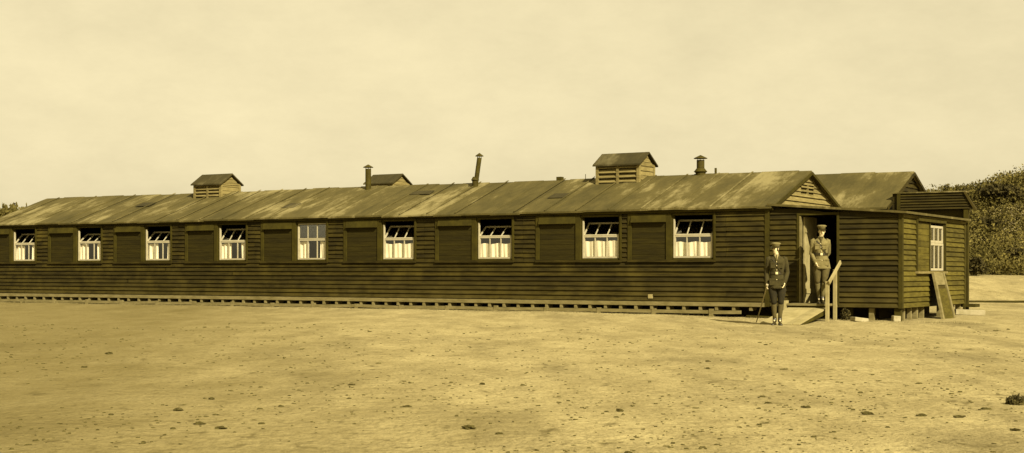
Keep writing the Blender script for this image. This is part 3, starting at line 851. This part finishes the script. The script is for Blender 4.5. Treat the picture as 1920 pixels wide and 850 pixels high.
# ------------------------------------------------------------------ stones, slabs and planks about the hut
def lump(name, P, rx, ry, rz, m, seed, sub=2, rotz=0.0, rough=0.25, label=None, cat=None, group=None):
    bm = bmesh.new(); bmesh.ops.create_icosphere(bm, subdivisions=sub, radius=1.0)
    o3 = Vector((seed * 1.7, seed * 0.9, seed * 2.3))
    for v in bm.verts:
        k = 1 + rough * noise.noise(v.co * 1.6 + o3) * 1.6
        v.co = Vector((v.co.x * rx * k, v.co.y * ry * k, v.co.z * rz * k))
    me = bpy.data.meshes.new(name); bm.to_mesh(me); bm.free(); me.materials.append(M[m])
    o = bpy.data.objects.new(name, me); col.objects.link(o)
    o.location = (P[0], P[1], P[2] + rz * 0.45); o.rotation_euler = (0, 0, rotz)
    if label: tag(o, label, cat, group)
    return o
def slab(name, P, lx, ly, lz, rz, tilt, m, label, cat):
    mb = MB(); mb.box(-lx/2, lx/2, -ly/2, ly/2, 0, lz)
    o = mb.build(name, M[m], None, bevel=0.012); o.location = P; o.rotation_euler = (tilt[0], tilt[1], rz)
    return tag(o, label, cat)
p = ray(1611, 602); slab('stone_slab', (p.x, p.y, p.z - 0.01), 0.34, 0.22, 0.09, 0.3, (0.0, 0.12), 'stone', 'white flat stone slab lying in front of the dark gap beside the handrail', 'stone')
p = ray(1680, 602); slab('stone_block', (p.x, p.y, p.z - 0.01), 0.17, 0.14, 0.13, 0.15, (0.03, 0.03), 'stone', 'small pale squarish block at the foot of the lean-to corner post', 'stone')
p = ray(1818, 590); slab('pale_beam', (p.x, p.y, p.z), 0.72, 0.25, 0.13, -0.12, (0.02, 0.03), 'stone', 'pale beam lying on the sand just right of the lean-to end wall', 'beam')
p = ray(1880, 567); slab('low_plank', (p.x, p.y, p.z), 6.2, 0.06, 0.07, -0.03, (0, 0), 'trim', 'long dark plank lying flat on the sand at the right edge below the scrub', 'plank')
p = ray(1427, 596); slab('dark_plank', (p.x, p.y, p.z), 0.7, 0.12, 0.05, -0.5, (0, 0.03), 'trim', 'dark short plank lying on the sand behind the walking stick', 'plank')
p = ray(1334, 592); lump('clod', (p.x, p.y, p.z), 0.22, 0.16, 0.10, 'trim', 91, 3, label='dark rounded heap of earth against the base timbers under the right-hand window', cat='clod')

# ------------------------------------------------------------------ vegetation
def leaves(mb, c, rx, ry, rz, n, size, r, up=0.0):
    for _ in range(n):
        while True:
            v = Vector((r.uniform(-1, 1), r.uniform(-1, 1), r.uniform(-0.5, 1)))
            if 0.25 < v.length < 1: break
        k = 1 + 0.25 * noise.noise(v * 2.3 + Vector(c))
        p = Vector((c[0] + v.x * rx * k, c[1] + v.y * ry * k, c[2] + v.z * rz * k))
        s = size * r.uniform(0.5, 1.4)
        d = Vector((r.gauss(0, 1), r.gauss(0, 1), r.gauss(0, 1) + up)).normalized()
        e = d.cross(Vector((r.gauss(0, 1), r.gauss(0, 1), r.gauss(0, 1)))).normalized()
        n0 = len(mb.v)
        mb.v += [tuple(p - d * s), tuple(p + e * s * 0.42), tuple(p + d * s), tuple(p - e * s * 0.42)]
        mb.f.append((n0, n0+1, n0+2, n0+3))
def build_leaves(mb, name, m, parent=None):
    me = bpy.data.meshes.new(name); me.from_pydata(mb.v, [], mb.f); me.materials.append(M[m])
    o = bpy.data.objects.new(name, me); col.objects.link(o); o.parent = parent; return o
rv = random.Random(21)
mb = MB()
for _ in range(1150):
    X = rv.uniform(14, 40); Y = rv.uniform(63, 81)
    if X < 16 and Y < 66: continue
    g = gz(X, Y)
    s = rv.uniform(0.5, 1.25)
    leaves(mb, (X, Y, g + 0.15), s * 1.15, s, s * rv.uniform(0.5, 0.95), int(260 * s), 0.08, rv, up=0.5)
for _ in range(150):
    X = rv.uniform(-40, -21); Y = rv.uniform(66, 84)
    s = rv.uniform(0.5, 1.1)
    leaves(mb, (X, Y, gz(X, Y) + 0.2), s * 1.2, s, s * 0.8, int(110 * s), 0.17, rv, up=0.4)
for _ in range(170):
    X = rv.uniform(-22, 12); Y = rv.uniform(70, 84)
    s = rv.uniform(0.3, 0.6)
    leaves(mb, (X, Y, gz(X, Y) + 0.1), s * 1.2, s, s * 0.6, int(80 * s), 0.15, rv, up=0.4)
o = build_leaves(mb, 'scrub', 'leaf')
tag(o, 'dense mass of scrub covering the hillside behind the huts', 'scrub', kind='stuff')

def bush(X, Y, s, hgt, m, label, seed, n=700, spiky=False, dz=0.0, size=0.11):
    r = random.Random(seed); g = gz(X, Y) + dz
    e = empty('bush', (X, Y, g)); tag(e, label, 'bush')
    mb = MB()
    for k in range(9):
        a = r.uniform(0, 6.28); d = r.uniform(0, 0.55) * s
        leaves(mb, (math.cos(a) * d, math.sin(a) * d, hgt * r.uniform(0.25, 0.75)), s * 0.5, s * 0.5, hgt * 0.32, n // 9, size, r, up=1.6 if spiky else 0.2)
    if spiky:
        for k in range(16):
            a = r.uniform(0, 6.28); l = hgt * r.uniform(0.8, 1.25); dx, dy = math.cos(a) * s * .45, math.sin(a) * s * .45
            for q in range(14):
                f = 0.4 + 0.6 * q / 14; leaves(mb, (dx * f * 1.4, dy * f * 1.4, l * f), 0.07, 0.07, 0.1, 4, size * 0.9, r, up=3)
    build_leaves(mb, 'foliage', m, e)
    st = MB()
    for k in range(5):
        a = k * 1.3; st.tube([(0.05 * math.cos(a), 0.05 * math.sin(a), -0.1), (0.3 * s * math.cos(a), 0.3 * s * math.sin(a), hgt * 0.5), (0.5 * s * math.cos(a), 0.5 * s * math.sin(a), hgt * 0.85)], [0.04, 0.025, 0.01], 6)
    st.build('stem', M['wood'], e)
    return e
def at(px, Y): return (px - 960) / FPX * Y
bush(at(1826, 61.5), 61.5, 0.75, 0.75, 'leaf_dark', 'dark round bush at the foot of the scrub hillside, nearest the annex', 1, 1500)
bush(at(1790, 77), 77, 0.8, 0.75, 'leaf', 'feathery wind-blown bush on the skyline directly above the annex roof', 2, 900, True)
bush(at(1811, 76), 76, 0.5, 0.6, 'leaf_dark', 'small pointed dark bush on the skyline right of the annex roof', 3, 600, True)
bush(at(1752, 78), 78, 0.6, 0.6, 'leaf', 'low ragged bush on the skyline just right of the rear hut gable', 4, 600, True)
bush(at(1885, 74), 74, 1.5, 1.0, 'leaf_dark', 'largest dark spreading bush on the hill crest near the right edge', 5, 2600)
bush(at(1858, 71), 71, 1.0, 0.8, 'leaf_dark', 'dark bush halfway up the hill beside the right end of the huts', 6, 1500)
bush(at(1905, 66), 66, 0.9, 1.0, 'leaf_dark', 'dark bush low on the slope at the right edge of the picture', 7, 1400)
bush(at(28, 78), 78, 1.0, 1.0, 'leaf', 'pale bush rising above the low left end of the long roof', 8, 1100, True)
bush(at(-4, 74), 74, 1.3, 1.0, 'leaf', 'bush cut by the left edge of the picture beyond the long roof', 9, 1200)

# weeds beside the handrail
p = ray(1586, 600)
e = empty('weed_clump', (p.x, p.y, p.z)); tag(e, 'dark leafy weed growing at the foot of the handrail posts', 'weed')
mb = MB(); leaves(mb, (0, 0, 0.10), 0.11, 0.11, 0.16, 260, 0.035, rv, up=1); build_leaves(mb, 'foliage', 'leaf_dark', e)
st = MB(); st.tube([(0, 0, -0.03), (0.01, 0, 0.2)], [0.008, 0.004], 6); st.build('stem', M['wood'], e)

# the yard: turf clods
big = [(878, 805, 20), (397, 750, 11), (1626, 778, 15), (1230, 778, 1), (764, 764, 11), (1163, 771, 11), (1441, 757, 10), (1312, 777, 0),
       (205, 665, 13), (335, 772, 15), (374, 797, 14), (660, 723, 9), (905, 722, 10), (1728, 780, 13), (1799, 783, 14),
       (1904, 808, 13), (1510, 765, 13), (1436, 647, 6), (1328, 678, 7), (1328, 692, 8), (1473, 693, 6), (414, 806, 16), (1163, 772, 10), (1846, 767, 10), (935, 815, 10), (158, 691, 9)]
k = 0
for (px, py, wpx) in big:
    if wpx < 2: continue
    p = ray(px, py); sc = 0.85 * wpx / FPX * p.y
    o = lump('turf_clod', p, sc * 0.55, sc * 0.8, sc * 0.26, 'clod', 200 + k, 3, rotz=rv.uniform(0, 3), rough=0.5,
         label='dark clod of turf lying loose on the sandy ground in front of the hut', cat='clod', group='turf clods on the sand'); k += 1
p = ray(1907, 758)
e = empty('turf_clump', p); tag(e, 'largest dark ragged turf clump, on the sand at the right edge', 'turf clump')
mb = MB(); leaves(mb, (0, 0, 0.02), 0.10, 0.10, 0.06, 500, 0.016, rv, up=1); build_leaves(mb, 'grass_blades', 'leaf_dark', e)
q = lump('root_ball', (0, 0, -0.02), 0.08, 0.08, 0.05, 'clod', 77, 3); q.parent = e
# scattered small crumbs and dead turf flecks nobody could count
mb = MB(); rc = random.Random(99)
for _ in range(3800):
    py = HOR + (612 - HOR) + (1 - rc.random() ** 0.8) * 250; px = rc.uniform(-60, 1990)
    if py < 612: continue
    Y = 1.10 * FPX / (py - HOR); X = (px - 960) / FPX * Y
    g = gz(X, Y)
    if noise.noise(Vector((X * .35, Y * .35, 9))) < rc.uniform(-0.5, 0.35): continue
    s = rc.uniform(0.008, 0.026) * (1.0 if rc.random() > 0.08 else 1.5) * (0.55 + Y / 26)
    n0 = len(mb.v); nn = 7
    ph = rc.uniform(0, 6); rot = rc.uniform(0, 3.1); el = rc.uniform(0.4, 0.9)
    for j in range(nn):
        a = j * 2 * math.pi / nn; rr_ = s * rc.uniform(0.6, 1.2)
        dx, dy = math.cos(a) * rr_, math.sin(a) * rr_ * el
        mb.v.append((X + dx * math.cos(rot) - dy * math.sin(rot), Y + dx * math.sin(rot) + dy * math.cos(rot), g - 0.004))
    for j in range(nn):
        q = mb.v[n0 + j]; mb.v.append((X + (q[0] - X) * .6 + rc.uniform(-.2, .2) * s, Y + (q[1] - Y) * .6, g + s * rc.uniform(0.12, 0.35)))
    for j in range(nn):
        a, b2 = n0 + j, n0 + (j + 1) % nn; mb.f.append((a, b2, b2 + nn, a + nn))
    mb.f.append(tuple(n0 + nn + j for j in range(nn)))
o = mb.build('ground_litter', M['clod']); tag(o, 'small crumbs of dead turf and soil scattered over the sand', 'ground litter', kind='stuff')

# thin dry grass along the foot of the base timbers
mb = MB()
for _ in range(1800):
    x = rc.uniform(-L, 5); y = -0.18 - abs(rc.gauss(0, 0.28))
    P_ = loc2w(x, y); g = gz(P_.x, P_.y); h = rc.uniform(0.015, 0.06); a = rc.uniform(0, 3.14); w = 0.006
    n0 = len(mb.v); dx, dy = math.cos(a) * w, math.sin(a) * w; lx, ly = rc.uniform(-.03, .03), rc.uniform(-.03, .03)
    mb.v += [(P_.x - dx, P_.y - dy, g - .01), (P_.x + dx, P_.y + dy, g - .01), (P_.x + lx, P_.y + ly, g + h)]
    mb.f.append((n0, n0+1, n0+2))
o = build_leaves(mb, 'dry_grass', 'base'); tag(o, 'thin dry grass along the foot of the long hut', 'grass', kind='stuff')

# ------------------------------------------------------------------ people
def skin_mesh(name, verts, edges, m, parent, root=0, sub=2):
    me = bpy.data.meshes.new(name)
    me.from_pydata([v[0] for v in verts], edges, [])
    o = bpy.data.objects.new(name, me); col.objects.link(o)
    o.modifiers.new('skin', 'SKIN').use_smooth_shade = True
    if not me.skin_vertices:
        bm = bmesh.new(); bm.from_mesh(me); bm.verts.layers.skin.verify(); bm.to_mesh(me); bm.free()
    for i, v in enumerate(verts):
        sv = me.skin_vertices[0].data[i]
        r = v[1]; sv.radius = r if isinstance(r, tuple) else (r, r)
        sv.use_root = (i == root)
    s = o.modifiers.new('sub', 'SUBSURF'); s.levels = sub; s.render_levels = sub
    dg = bpy.context.evaluated_depsgraph_get(); dg.update()
    me2 = bpy.data.meshes.new_from_object(o.evaluated_get(dg))
    o.modifiers.clear(); o.data = me2; me2.name = name
    me2.materials.clear(); me2.materials.append(m)
    for p_ in me2.polygons: p_.use_smooth = True
    o.parent = parent
    return o

def person(P, rz, label, J, mats, stick=None, cap='peaked', scale=1.0):
    """J: joint positions in metres, figure faces -Y; 'r' is the figure's right (-X)"""
    root = empty('person', P, rz); root.scale = (scale * 0.88, scale * 0.95, scale)
    tag(root, label, 'person')
    V = Vector
    verts, edges, idx = [], [], {}
    def av(k, p, r, par=None):
        idx[k] = len(verts); verts.append((tuple(p), r))
        if par is not None: edges.append((idx[par], idx[k]))
    av('pelvis', J['pelvis'], (0.125, 0.095))
    pv, ch = V(J['pelvis']), V(J['chest'])
    av('waist', pv.lerp(ch, 0.45), (0.115, 0.085), 'pelvis')
    av('chest', ch, (0.135, 0.10), 'waist')
    nk = V(J['neck']); hd = V(J['head'])
    av('neck', nk, 0.055, 'chest')
    av('neck2', nk.lerp(hd, 0.40), 0.052, 'neck')
    fwd = V(J['face']).normalized()
    av('jaw', hd + fwd * 0.018 + V((0, 0, -0.058)), (0.056, 0.062), 'neck2')
    av('brow', hd + V((0, 0, 0.0)), (0.073, 0.085), 'jaw')
    av('crown', hd + V((0, 0, 0.065)), (0.066, 0.078), 'brow')
    for s in ('r', 'l'):
        sx = -1 if s == 'r' else 1
        sh, el, wr = V(J['sh_' + s]), V(J['el_' + s]), V(J['wr_' + s])
        av('sh_' + s, sh, 0.055, 'chest'); av('el_' + s, el, 0.04, 'sh_' + s); av('wr_' + s, wr, 0.026, 'el_' + s)
        d = (wr - el).normalized()
        side = d.cross(V((0, -1, 0))).normalized()          # across the palm
        if s == 'l': side = -side
        curl = V((-sx * 0.5, -0.4, 0)).normalized()
        palm = wr + d * 0.055
        av('palm_' + s, palm, (0.030, 0.026), 'wr_' + s)
        for q, (off, ln) in enumerate(((-0.026, 0.026), (-0.009, 0.031), (0.009, 0.029), (0.026, 0.022))):
            b0_ = palm + V((0, 1, 0)) * off + d * 0.035
            av(f'f{q}a{s}', b0_, 0.0095, 'palm_' + s)
            av(f'f{q}b{s}', b0_ + d * ln + curl * 0.010, 0.009, f'f{q}a{s}')
            av(f'f{q}c{s}', b0_ + d * ln * 1.2 + curl * 0.034, 0.008, f'f{q}b{s}')
        th = wr + d * 0.03 + V((0, -0.030, 0))
        av('th1' + s, th, 0.011, 'palm_' + s); av('th2' + s, th + d * 0.032 + curl * 0.012, 0.009, 'th1' + s)
        hp, kn, an = V(J['hip_' + s]), V(J['kn_' + s]), V(J['an_' + s])
        av('hip_' + s, hp, 0.085, 'pelvis'); av('kn_' + s, kn, 0.055, 'hip_' + s)
        av('calf_' + s, kn.lerp(an, 0.35) + V((0, 0.015, 0)), 0.052, 'kn_' + s); av('an_' + s, an, 0.035, 'calf_' + s)
        toe = V(J['toe_' + s]); toe = an.lerp(toe, 0.3); av('toe_' + s, toe, (0.035, 0.025), 'an_' + s)
    skin_mesh('body', verts, edges, mats['skin'], root)
    # face: nose, eyes, ears, hair
    sidev = V((0, 0, 1)).cross(fwd).normalized()
    f = MB(); hn = hd + fwd * 0.083 + V((0, 0, -0.022))
    f.hexa([hn - sidev*.012, hn + sidev*.012, hn + sidev*.012 - fwd*.03, hn - sidev*.012 - fwd*.03,
            hn - sidev*.005 + V((0, 0, .045)) - fwd*.012, hn + sidev*.005 + V((0, 0, .045)) - fwd*.012, hn + sidev*.006 + V((0, 0, .05)) - fwd*.03, hn - sidev*.006 + V((0, 0, .05)) - fwd*.03])
    f.v = [tuple(V(v) + (fwd * 0.016 if i < 2 else V((0, 0, 0)))) for i, v in enumerate(f.v)]
    f.build('nose', mats['skin'], root, smooth=True)
    for s in (-1, 1):
        c = hd + fwd * 0.074 + sidev * s * 0.028 + V((0, 0, 0.012))
        e = MB(); e.rings([(c.x, c.y, c.z + dz, r_, r_) for dz, r_ in ((-.009, .004), (-.004, .011), (.004, .011), (.009, .004))], 10); e.build('eye', M['hair'], root)
        c = hd + sidev * s * 0.078 + V((0, 0, -0.005)) - fwd * 0.005
        e = MB(); e.rings([(c.x, c.y, c.z + dz, r_ * .5, r_) for dz, r_ in ((-.028, .005), (-.012, .014), (.012, .019), (.028, .008))], 10); e.build('ear', mats['skin'], root, smooth=True)
    c = hd + fwd * 0.070 + V((0, 0, -0.050))
    e = MB(); e.bar(c - sidev * 0.022, c + sidev * 0.022, 0.012, 0.006); e.build('mouth', M['hair'], root)
    e = MB(); c = hd - fwd * 0.012
    e.rings([(c.x, c.y, c.z - 0.035, 0.070, 0.078), (c.x, c.y, c.z + 0.0, 0.083, 0.090), (c.x, c.y, c.z + 0.035, 0.083, 0.092), (c.x, c.y, c.z + 0.07, 0.07, 0.08)], 20)
    e.v = [tuple(V(v) - fwd * max(0, (V(v) - hd).dot(fwd) - 0.02) * 0.9) for v in e.v]
    e.build('hair', M['hair'], root, smooth=True)
    # peaked service cap
    c = hd + V((0, 0, 0.055)) + V(J.get('cap', (0, 0, 0)))
    b = MB()
    b.rings([(c.x, c.y, c.z - 0.01, .088, .097), (c.x, c.y, c.z + 0.03, .090, .099), (c.x, c.y + .004, c.z + 0.050, .118, .125), (c.x, c.y + .006, c.z + 0.066, .120, .128), (c.x, c.y + .008, c.z + 0.082, .085, .095), (c.x, c.y + .008, c.z + 0.086, .02, .02)], 24)
    b.build('cap', mats.get('cap', mats['tunic']), root, smooth=True)
    b = MB(); n0 = 9
    for lay in (0.0, -0.006):
        for i in range(n0):
            a = (i / (n0 - 1) - 0.5) * 2.1
            o_ = fwd * math.cos(a) + sidev * math.sin(a)
            for rr2, dz in ((0.085, 0.0), (0.138 if abs(a) < .9 else 0.115, -0.022)):
                q = c + o_ * rr2 + V((0, 0, dz + lay)); b.v.append(tuple(q))
    for lay in range(2):
        for i in range(n0 - 1):
            a = lay * 2 * n0 + 2 * i; b.f.append((a, a + 1, a + 3, a + 2))
    b.build('cap_peak', M['leather'], root, smooth=True)
    # tunic
    b = MB()
    sh = (V(J['sh_r']) + V(J['sh_l'])) / 2
    def lerp3(t): return pv.lerp(ch, t)
    hem = V(J['hem'])
    hw = J.get('skirt', 0.20)
    wa = lerp3(0.42)
    R_ = [(hem.x, hem.y, hem.z, hw, 0.155), (hem.x, hem.y, hem.z + .03, hw, 0.155), (pv.x, pv.y, pv.z, 0.182, 0.145), (wa.x, wa.y, wa.z, 0.155, 0.122), (wa.x, wa.y, wa.z + .05, 0.16, 0.124),
          (ch.x, ch.y, ch.z - .03, 0.188, 0.14), (sh.x, sh.y, sh.z - 0.06, 0.205, 0.13), (sh.x, sh.y, sh.z + 0.0, 0.195, 0.11), (sh.x, sh.y + .005, sh.z + 0.035, 0.145, 0.088),
          (nk.x, nk.y + .004, nk.z + 0.01, 0.075, 0.07), (nk.x, nk.y + .002, nk.z + 0.045, 0.068, 0.066)]
    b.rings(R_, 28)
    b.v = [(v[0] + 0.006 * math.sin(v[2] * 31 + v[0] * 20), v[1] + 0.007 * math.sin(v[0] * 40 + v[2] * 17), v[2]) for v in b.v]
    tn = b.build('tunic', mats['tunic'], root, smooth=True)
    for s in ('r', 'l'):
        sh_, el, wr = V(J['sh_' + s]), V(J['el_' + s]), V(J['wr_' + s])
        inn = sh_.lerp(sh, 0.22)
        b = MB(); b.tube([inn + V((0, 0, .012)), sh_ + V((0, 0, 0.0)), sh_.lerp(el, .35), sh_.lerp(el, .75), el, el.lerp(wr, .4), el.lerp(wr, .8), wr, wr + (wr - el).normalized() * .012],
                         [0.058, 0.068, 0.066, 0.057, 0.054, 0.054, 0.047, 0.046, 0.042], 16)
        b.v = [tuple(V(v) + 0.004 * V((math.sin(v[2] * 70), math.cos(v[2] * 55 + v[0] * 30), 0))) for v in b.v]
        b.build('sleeve', mats['tunic'], tn, smooth=True)
        for dz_ in ((ch.z + 0.02, 0.085), (pv.z - 0.01, 0.10)):
            sx = -1 if s == 'r' else 1
            cy = -0.135 if dz_[0] > ch.z else -0.138
            base_ = ch if dz_[0] > ch.z else pv
            k = MB(); w_ = 0.055 if dz_[0] > ch.z else 0.07; h_ = 0.07 if dz_[0] > ch.z else 0.085
            k.box(base_.x + sx * dz_[1] - w_, base_.x + sx * dz_[1] + w_, base_.y + cy - 0.012 , base_.y + cy + 0.05, dz_[0] - h_, dz_[0] + h_ * .6)
            k.box(base_.x + sx * dz_[1] - w_, base_.x + sx * dz_[1] + w_, base_.y + cy - 0.02, base_.y + cy + 0.04, dz_[0] + h_ * .28, dz_[0] + h_ * .62)
            k.build('pocket', mats['tunic'], tn)
    # open collar with shirt and tie
    k = MB(); k.v = [(nk.x - .05, nk.y - .075, nk.z + .04), (nk.x + .05, nk.y - .075, nk.z + .04), (nk.x, nk.y - .142, nk.z - .12), (nk.x - .05, nk.y - .05, nk.z + .04), (nk.x + .05, nk.y - .05, nk.z + .04), (nk.x, nk.y - .11, nk.z - .12)]
    k.f = [(0, 1, 2), (3, 5, 4), (0, 3, 4, 1), (1, 4, 5, 2), (2, 5, 3, 0)]
    k.build('shirt_front', mats['shirt'], root)
    k = MB(); k.bar((nk.x, nk.y - .088, nk.z + .03), (nk.x, nk.y - .148, nk.z - .10), 0.028, 0.012); k.build('tie', M['breeches_mid'], root)
    # belt, cross strap, buttons
    k = MB(); k.rings([(wa.x, wa.y, wa.z - .002, .166, .134), (wa.x, wa.y, wa.z + .052, .169, .136)], 28); k.build('belt', M['leather'], root, smooth=False)
    k = MB(); st0 = V((wa.x + .12, wa.y - .11, wa.z + .03)); st1 = V((sh.x - .10, sh.y - .10, sh.z + .01)); md = st0.lerp(st1, .5) + V((0, -.045, 0))
    k.bar(st0, md, .032, .012, up=(0, 1, 0)); k.bar(md, st1, .032, .012, up=(0, 1, 0)); k.build('cross_strap', M['leather'], root)
    k = MB(); k.box(wa.x - .028, wa.x + .028, wa.y - .146, wa.y - .128, wa.z, wa.z + .05); k.build('buckle', M['brass'], root)
    for i in range(4):
        z_ = [pv.z + .02, ch.z - .09, ch.z - .0, ch.z + .08][i]; cy = [-.150, -.146, -.150, -.145][i]
        k = MB(); k.tube([(pv.x + (ch.x - pv.x) * max(0, (z_ - pv.z) / (ch.z - pv.z)), ch.y + cy - .006, z_), (pv.x + (ch.x - pv.x) * max(0, (z_ - pv.z) / (ch.z - pv.z)), ch.y + cy + .02, z_)], .010, 8); k.build('button', M['brass'], tn)
    # breeches, puttees, boots
    for s in ('r', 'l'):
        hp, kn, an, toe = V(J['hip_' + s]), V(J['kn_' + s]), V(J['an_' + s]), V(J['toe_' + s])
        b = MB(); sx = -1 if s == 'r' else 1
        b.tube([hp + V((0, 0, .05)), hp - V((0, 0, .05)), hp.lerp(kn, .4) + V((sx * .018, 0, 0)), hp.lerp(kn, .75) + V((sx * .008, 0, 0)), kn, kn.lerp(an, .14)],
               [.085, .105, .108, .086, .066, .058], 18)
        b.build('breeches_leg', mats['breeches'], root, smooth=True)
        b = MB(); b.tube([kn.lerp(an, .04), kn.lerp(an, .2) + V((0, .01, 0)), kn.lerp(an, .38) + V((0, .018, 0)), kn.lerp(an, .7), an + V((0, 0, .02))], [.060, .064, .063, .048, .043], 16)
        b.build('puttee', mats['puttee'], root, smooth=True)
        dd = (toe - an); dd.z = 0; dd.normalize(); sd = V((-dd.y, dd.x, 0))
        b = MB(); n_ = 14
        b.tube([an + V((0, 0, .07)), an + V((0, 0, 0)), V((an.x, an.y, an.z - .035))], [.046, .047, .046], n_)
        pts = [(-.055, .030, .05), (0.0, .040, .075), (.07, .040, .062), (.13, .046, .045), (.18, .040, .032), (.205, .018, .02)]
        n0 = len(b.v); gz0 = J.get('floor', 0.0)
        for (t_, hw_, ht) in pts:
            c_ = V((an.x, an.y, gz0)) + dd * t_
            for (u_, z_) in ((-1, 0.0), (-1, .5), (-.6, .9), (0, 1.0), (.6, .9), (1, .5), (1, 0.0)):
                b.v.append(tuple(c_ + sd * hw_ * u_ + V((0, 0, z_ * ht))))
        for i in range(len(pts) - 1):
            for q in range(7):
                a_ = n0 + i*7 + q; c2 = n0 + i*7 + (q + 1) % 7; b.f.append((a_, c2, c2 + 7, a_ + 7))
        b.f.append(tuple(n0 + q for q in range(7))); b.f.append(tuple(n0 + 7*(len(pts)-1) + q for q in range(7)))
        b.build('boot', M['leather'], root, smooth=True)
    return root

# officer on the sand beside the ramp
pm = Vector((at(1457, 30.6), 30.6, 0)); pm.z = gz(pm.x, pm.y)
JA = dict(pelvis=(0.0, 0, .93), chest=(-.005, 0, 1.24), neck=(-.01, 0, 1.43), head=(-.025, -.01, 1.585), face=(-.75, -.66, 0), cap=(-.005, -.005, 0),
          sh_r=(-.19, 0, 1.375), el_r=(-.245, .04, 1.10), wr_r=(-.235, -.05, .87), sh_l=(.18, 0, 1.375), el_l=(.235, .05, 1.10), wr_l=(.175, -.08, .885),
          hip_r=(-.085, 0, .90), kn_r=(-.075, -.02, .49), an_r=(-.055, .02, .10), toe_r=(-.10, -.16, .03),
          hip_l=(.085, 0, .90), kn_l=(.09, -.01, .49), an_l=(.065, .01, .10), toe_l=(.10, -.17, .03), hem=(0, 0, .76), skirt=.205)
matA = dict(skin=M['skin'], tunic=M['khaki'], breeches=M['breeches'], puttee=M['breeches_mid'], shirt=M['pale'], cap=M['khaki_pale'])
pA = person(pm, R(-12), 'officer in peaked cap and belted dark tunic standing on the sand with a walking stick', JA, matA, scale=1.015)
# his walking stick
hand = pA.matrix_basis @ Vector((-.235, -.085, .79))
tip = ray(1418, 605)
stk = MB(); hv = Vector(hand); up_ = (hv - tip).normalized()
stk.tube([tip - hv, Vector((0, 0, 0)) + up_ * 0.0, up_ * 0.10], [0.012, 0.015, 0.016], 10)
o = stk.build('walking_stick', M['white'], None, smooth=True, loc=hv)
tag(o, 'thin pale walking stick slanting from the standing officer\'s hand to the sand', 'walking stick')

# officer in the doorway
pb = loc2w(1.40, -0.38, 0.336)
JB = dict(pelvis=(.02, 0, .93), chest=(-.01, 0, 1.24), neck=(0.0, 0, 1.43), head=(.02, -.02, 1.585), face=(.12, -1, 0), cap=(0, 0, .004),
          sh_r=(-.19, 0, 1.375), el_r=(-.235, .02, 1.10), wr_r=(-.135, -.12, .90), sh_l=(.17, 0.01, 1.37), el_l=(.20, .14, 1.12), wr_l=(.06, .17, .95),
          hip_r=(-.06, 0, .90), kn_r=(-.085, -.03, .50), an_r=(-.04, .02, .10), toe_r=(-.06, -.17, .03),
          hip_l=(.10, 0, .90), kn_l=(.085, -.07, .50), an_l=(.04, -.06, .10), toe_l=(.09, -.24, .03), hem=(.03, 0, .76), skirt=.215)
matB = dict(skin=M['skin'], tunic=M['khaki_pale'], breeches=M['breeches_mid'], puttee=M['puttee'], shirt=M['khaki'])
person(pb, R(-8), 'officer in pale khaki tunic standing in the open doorway at the top of the ramp', JB, matB, scale=1.02)
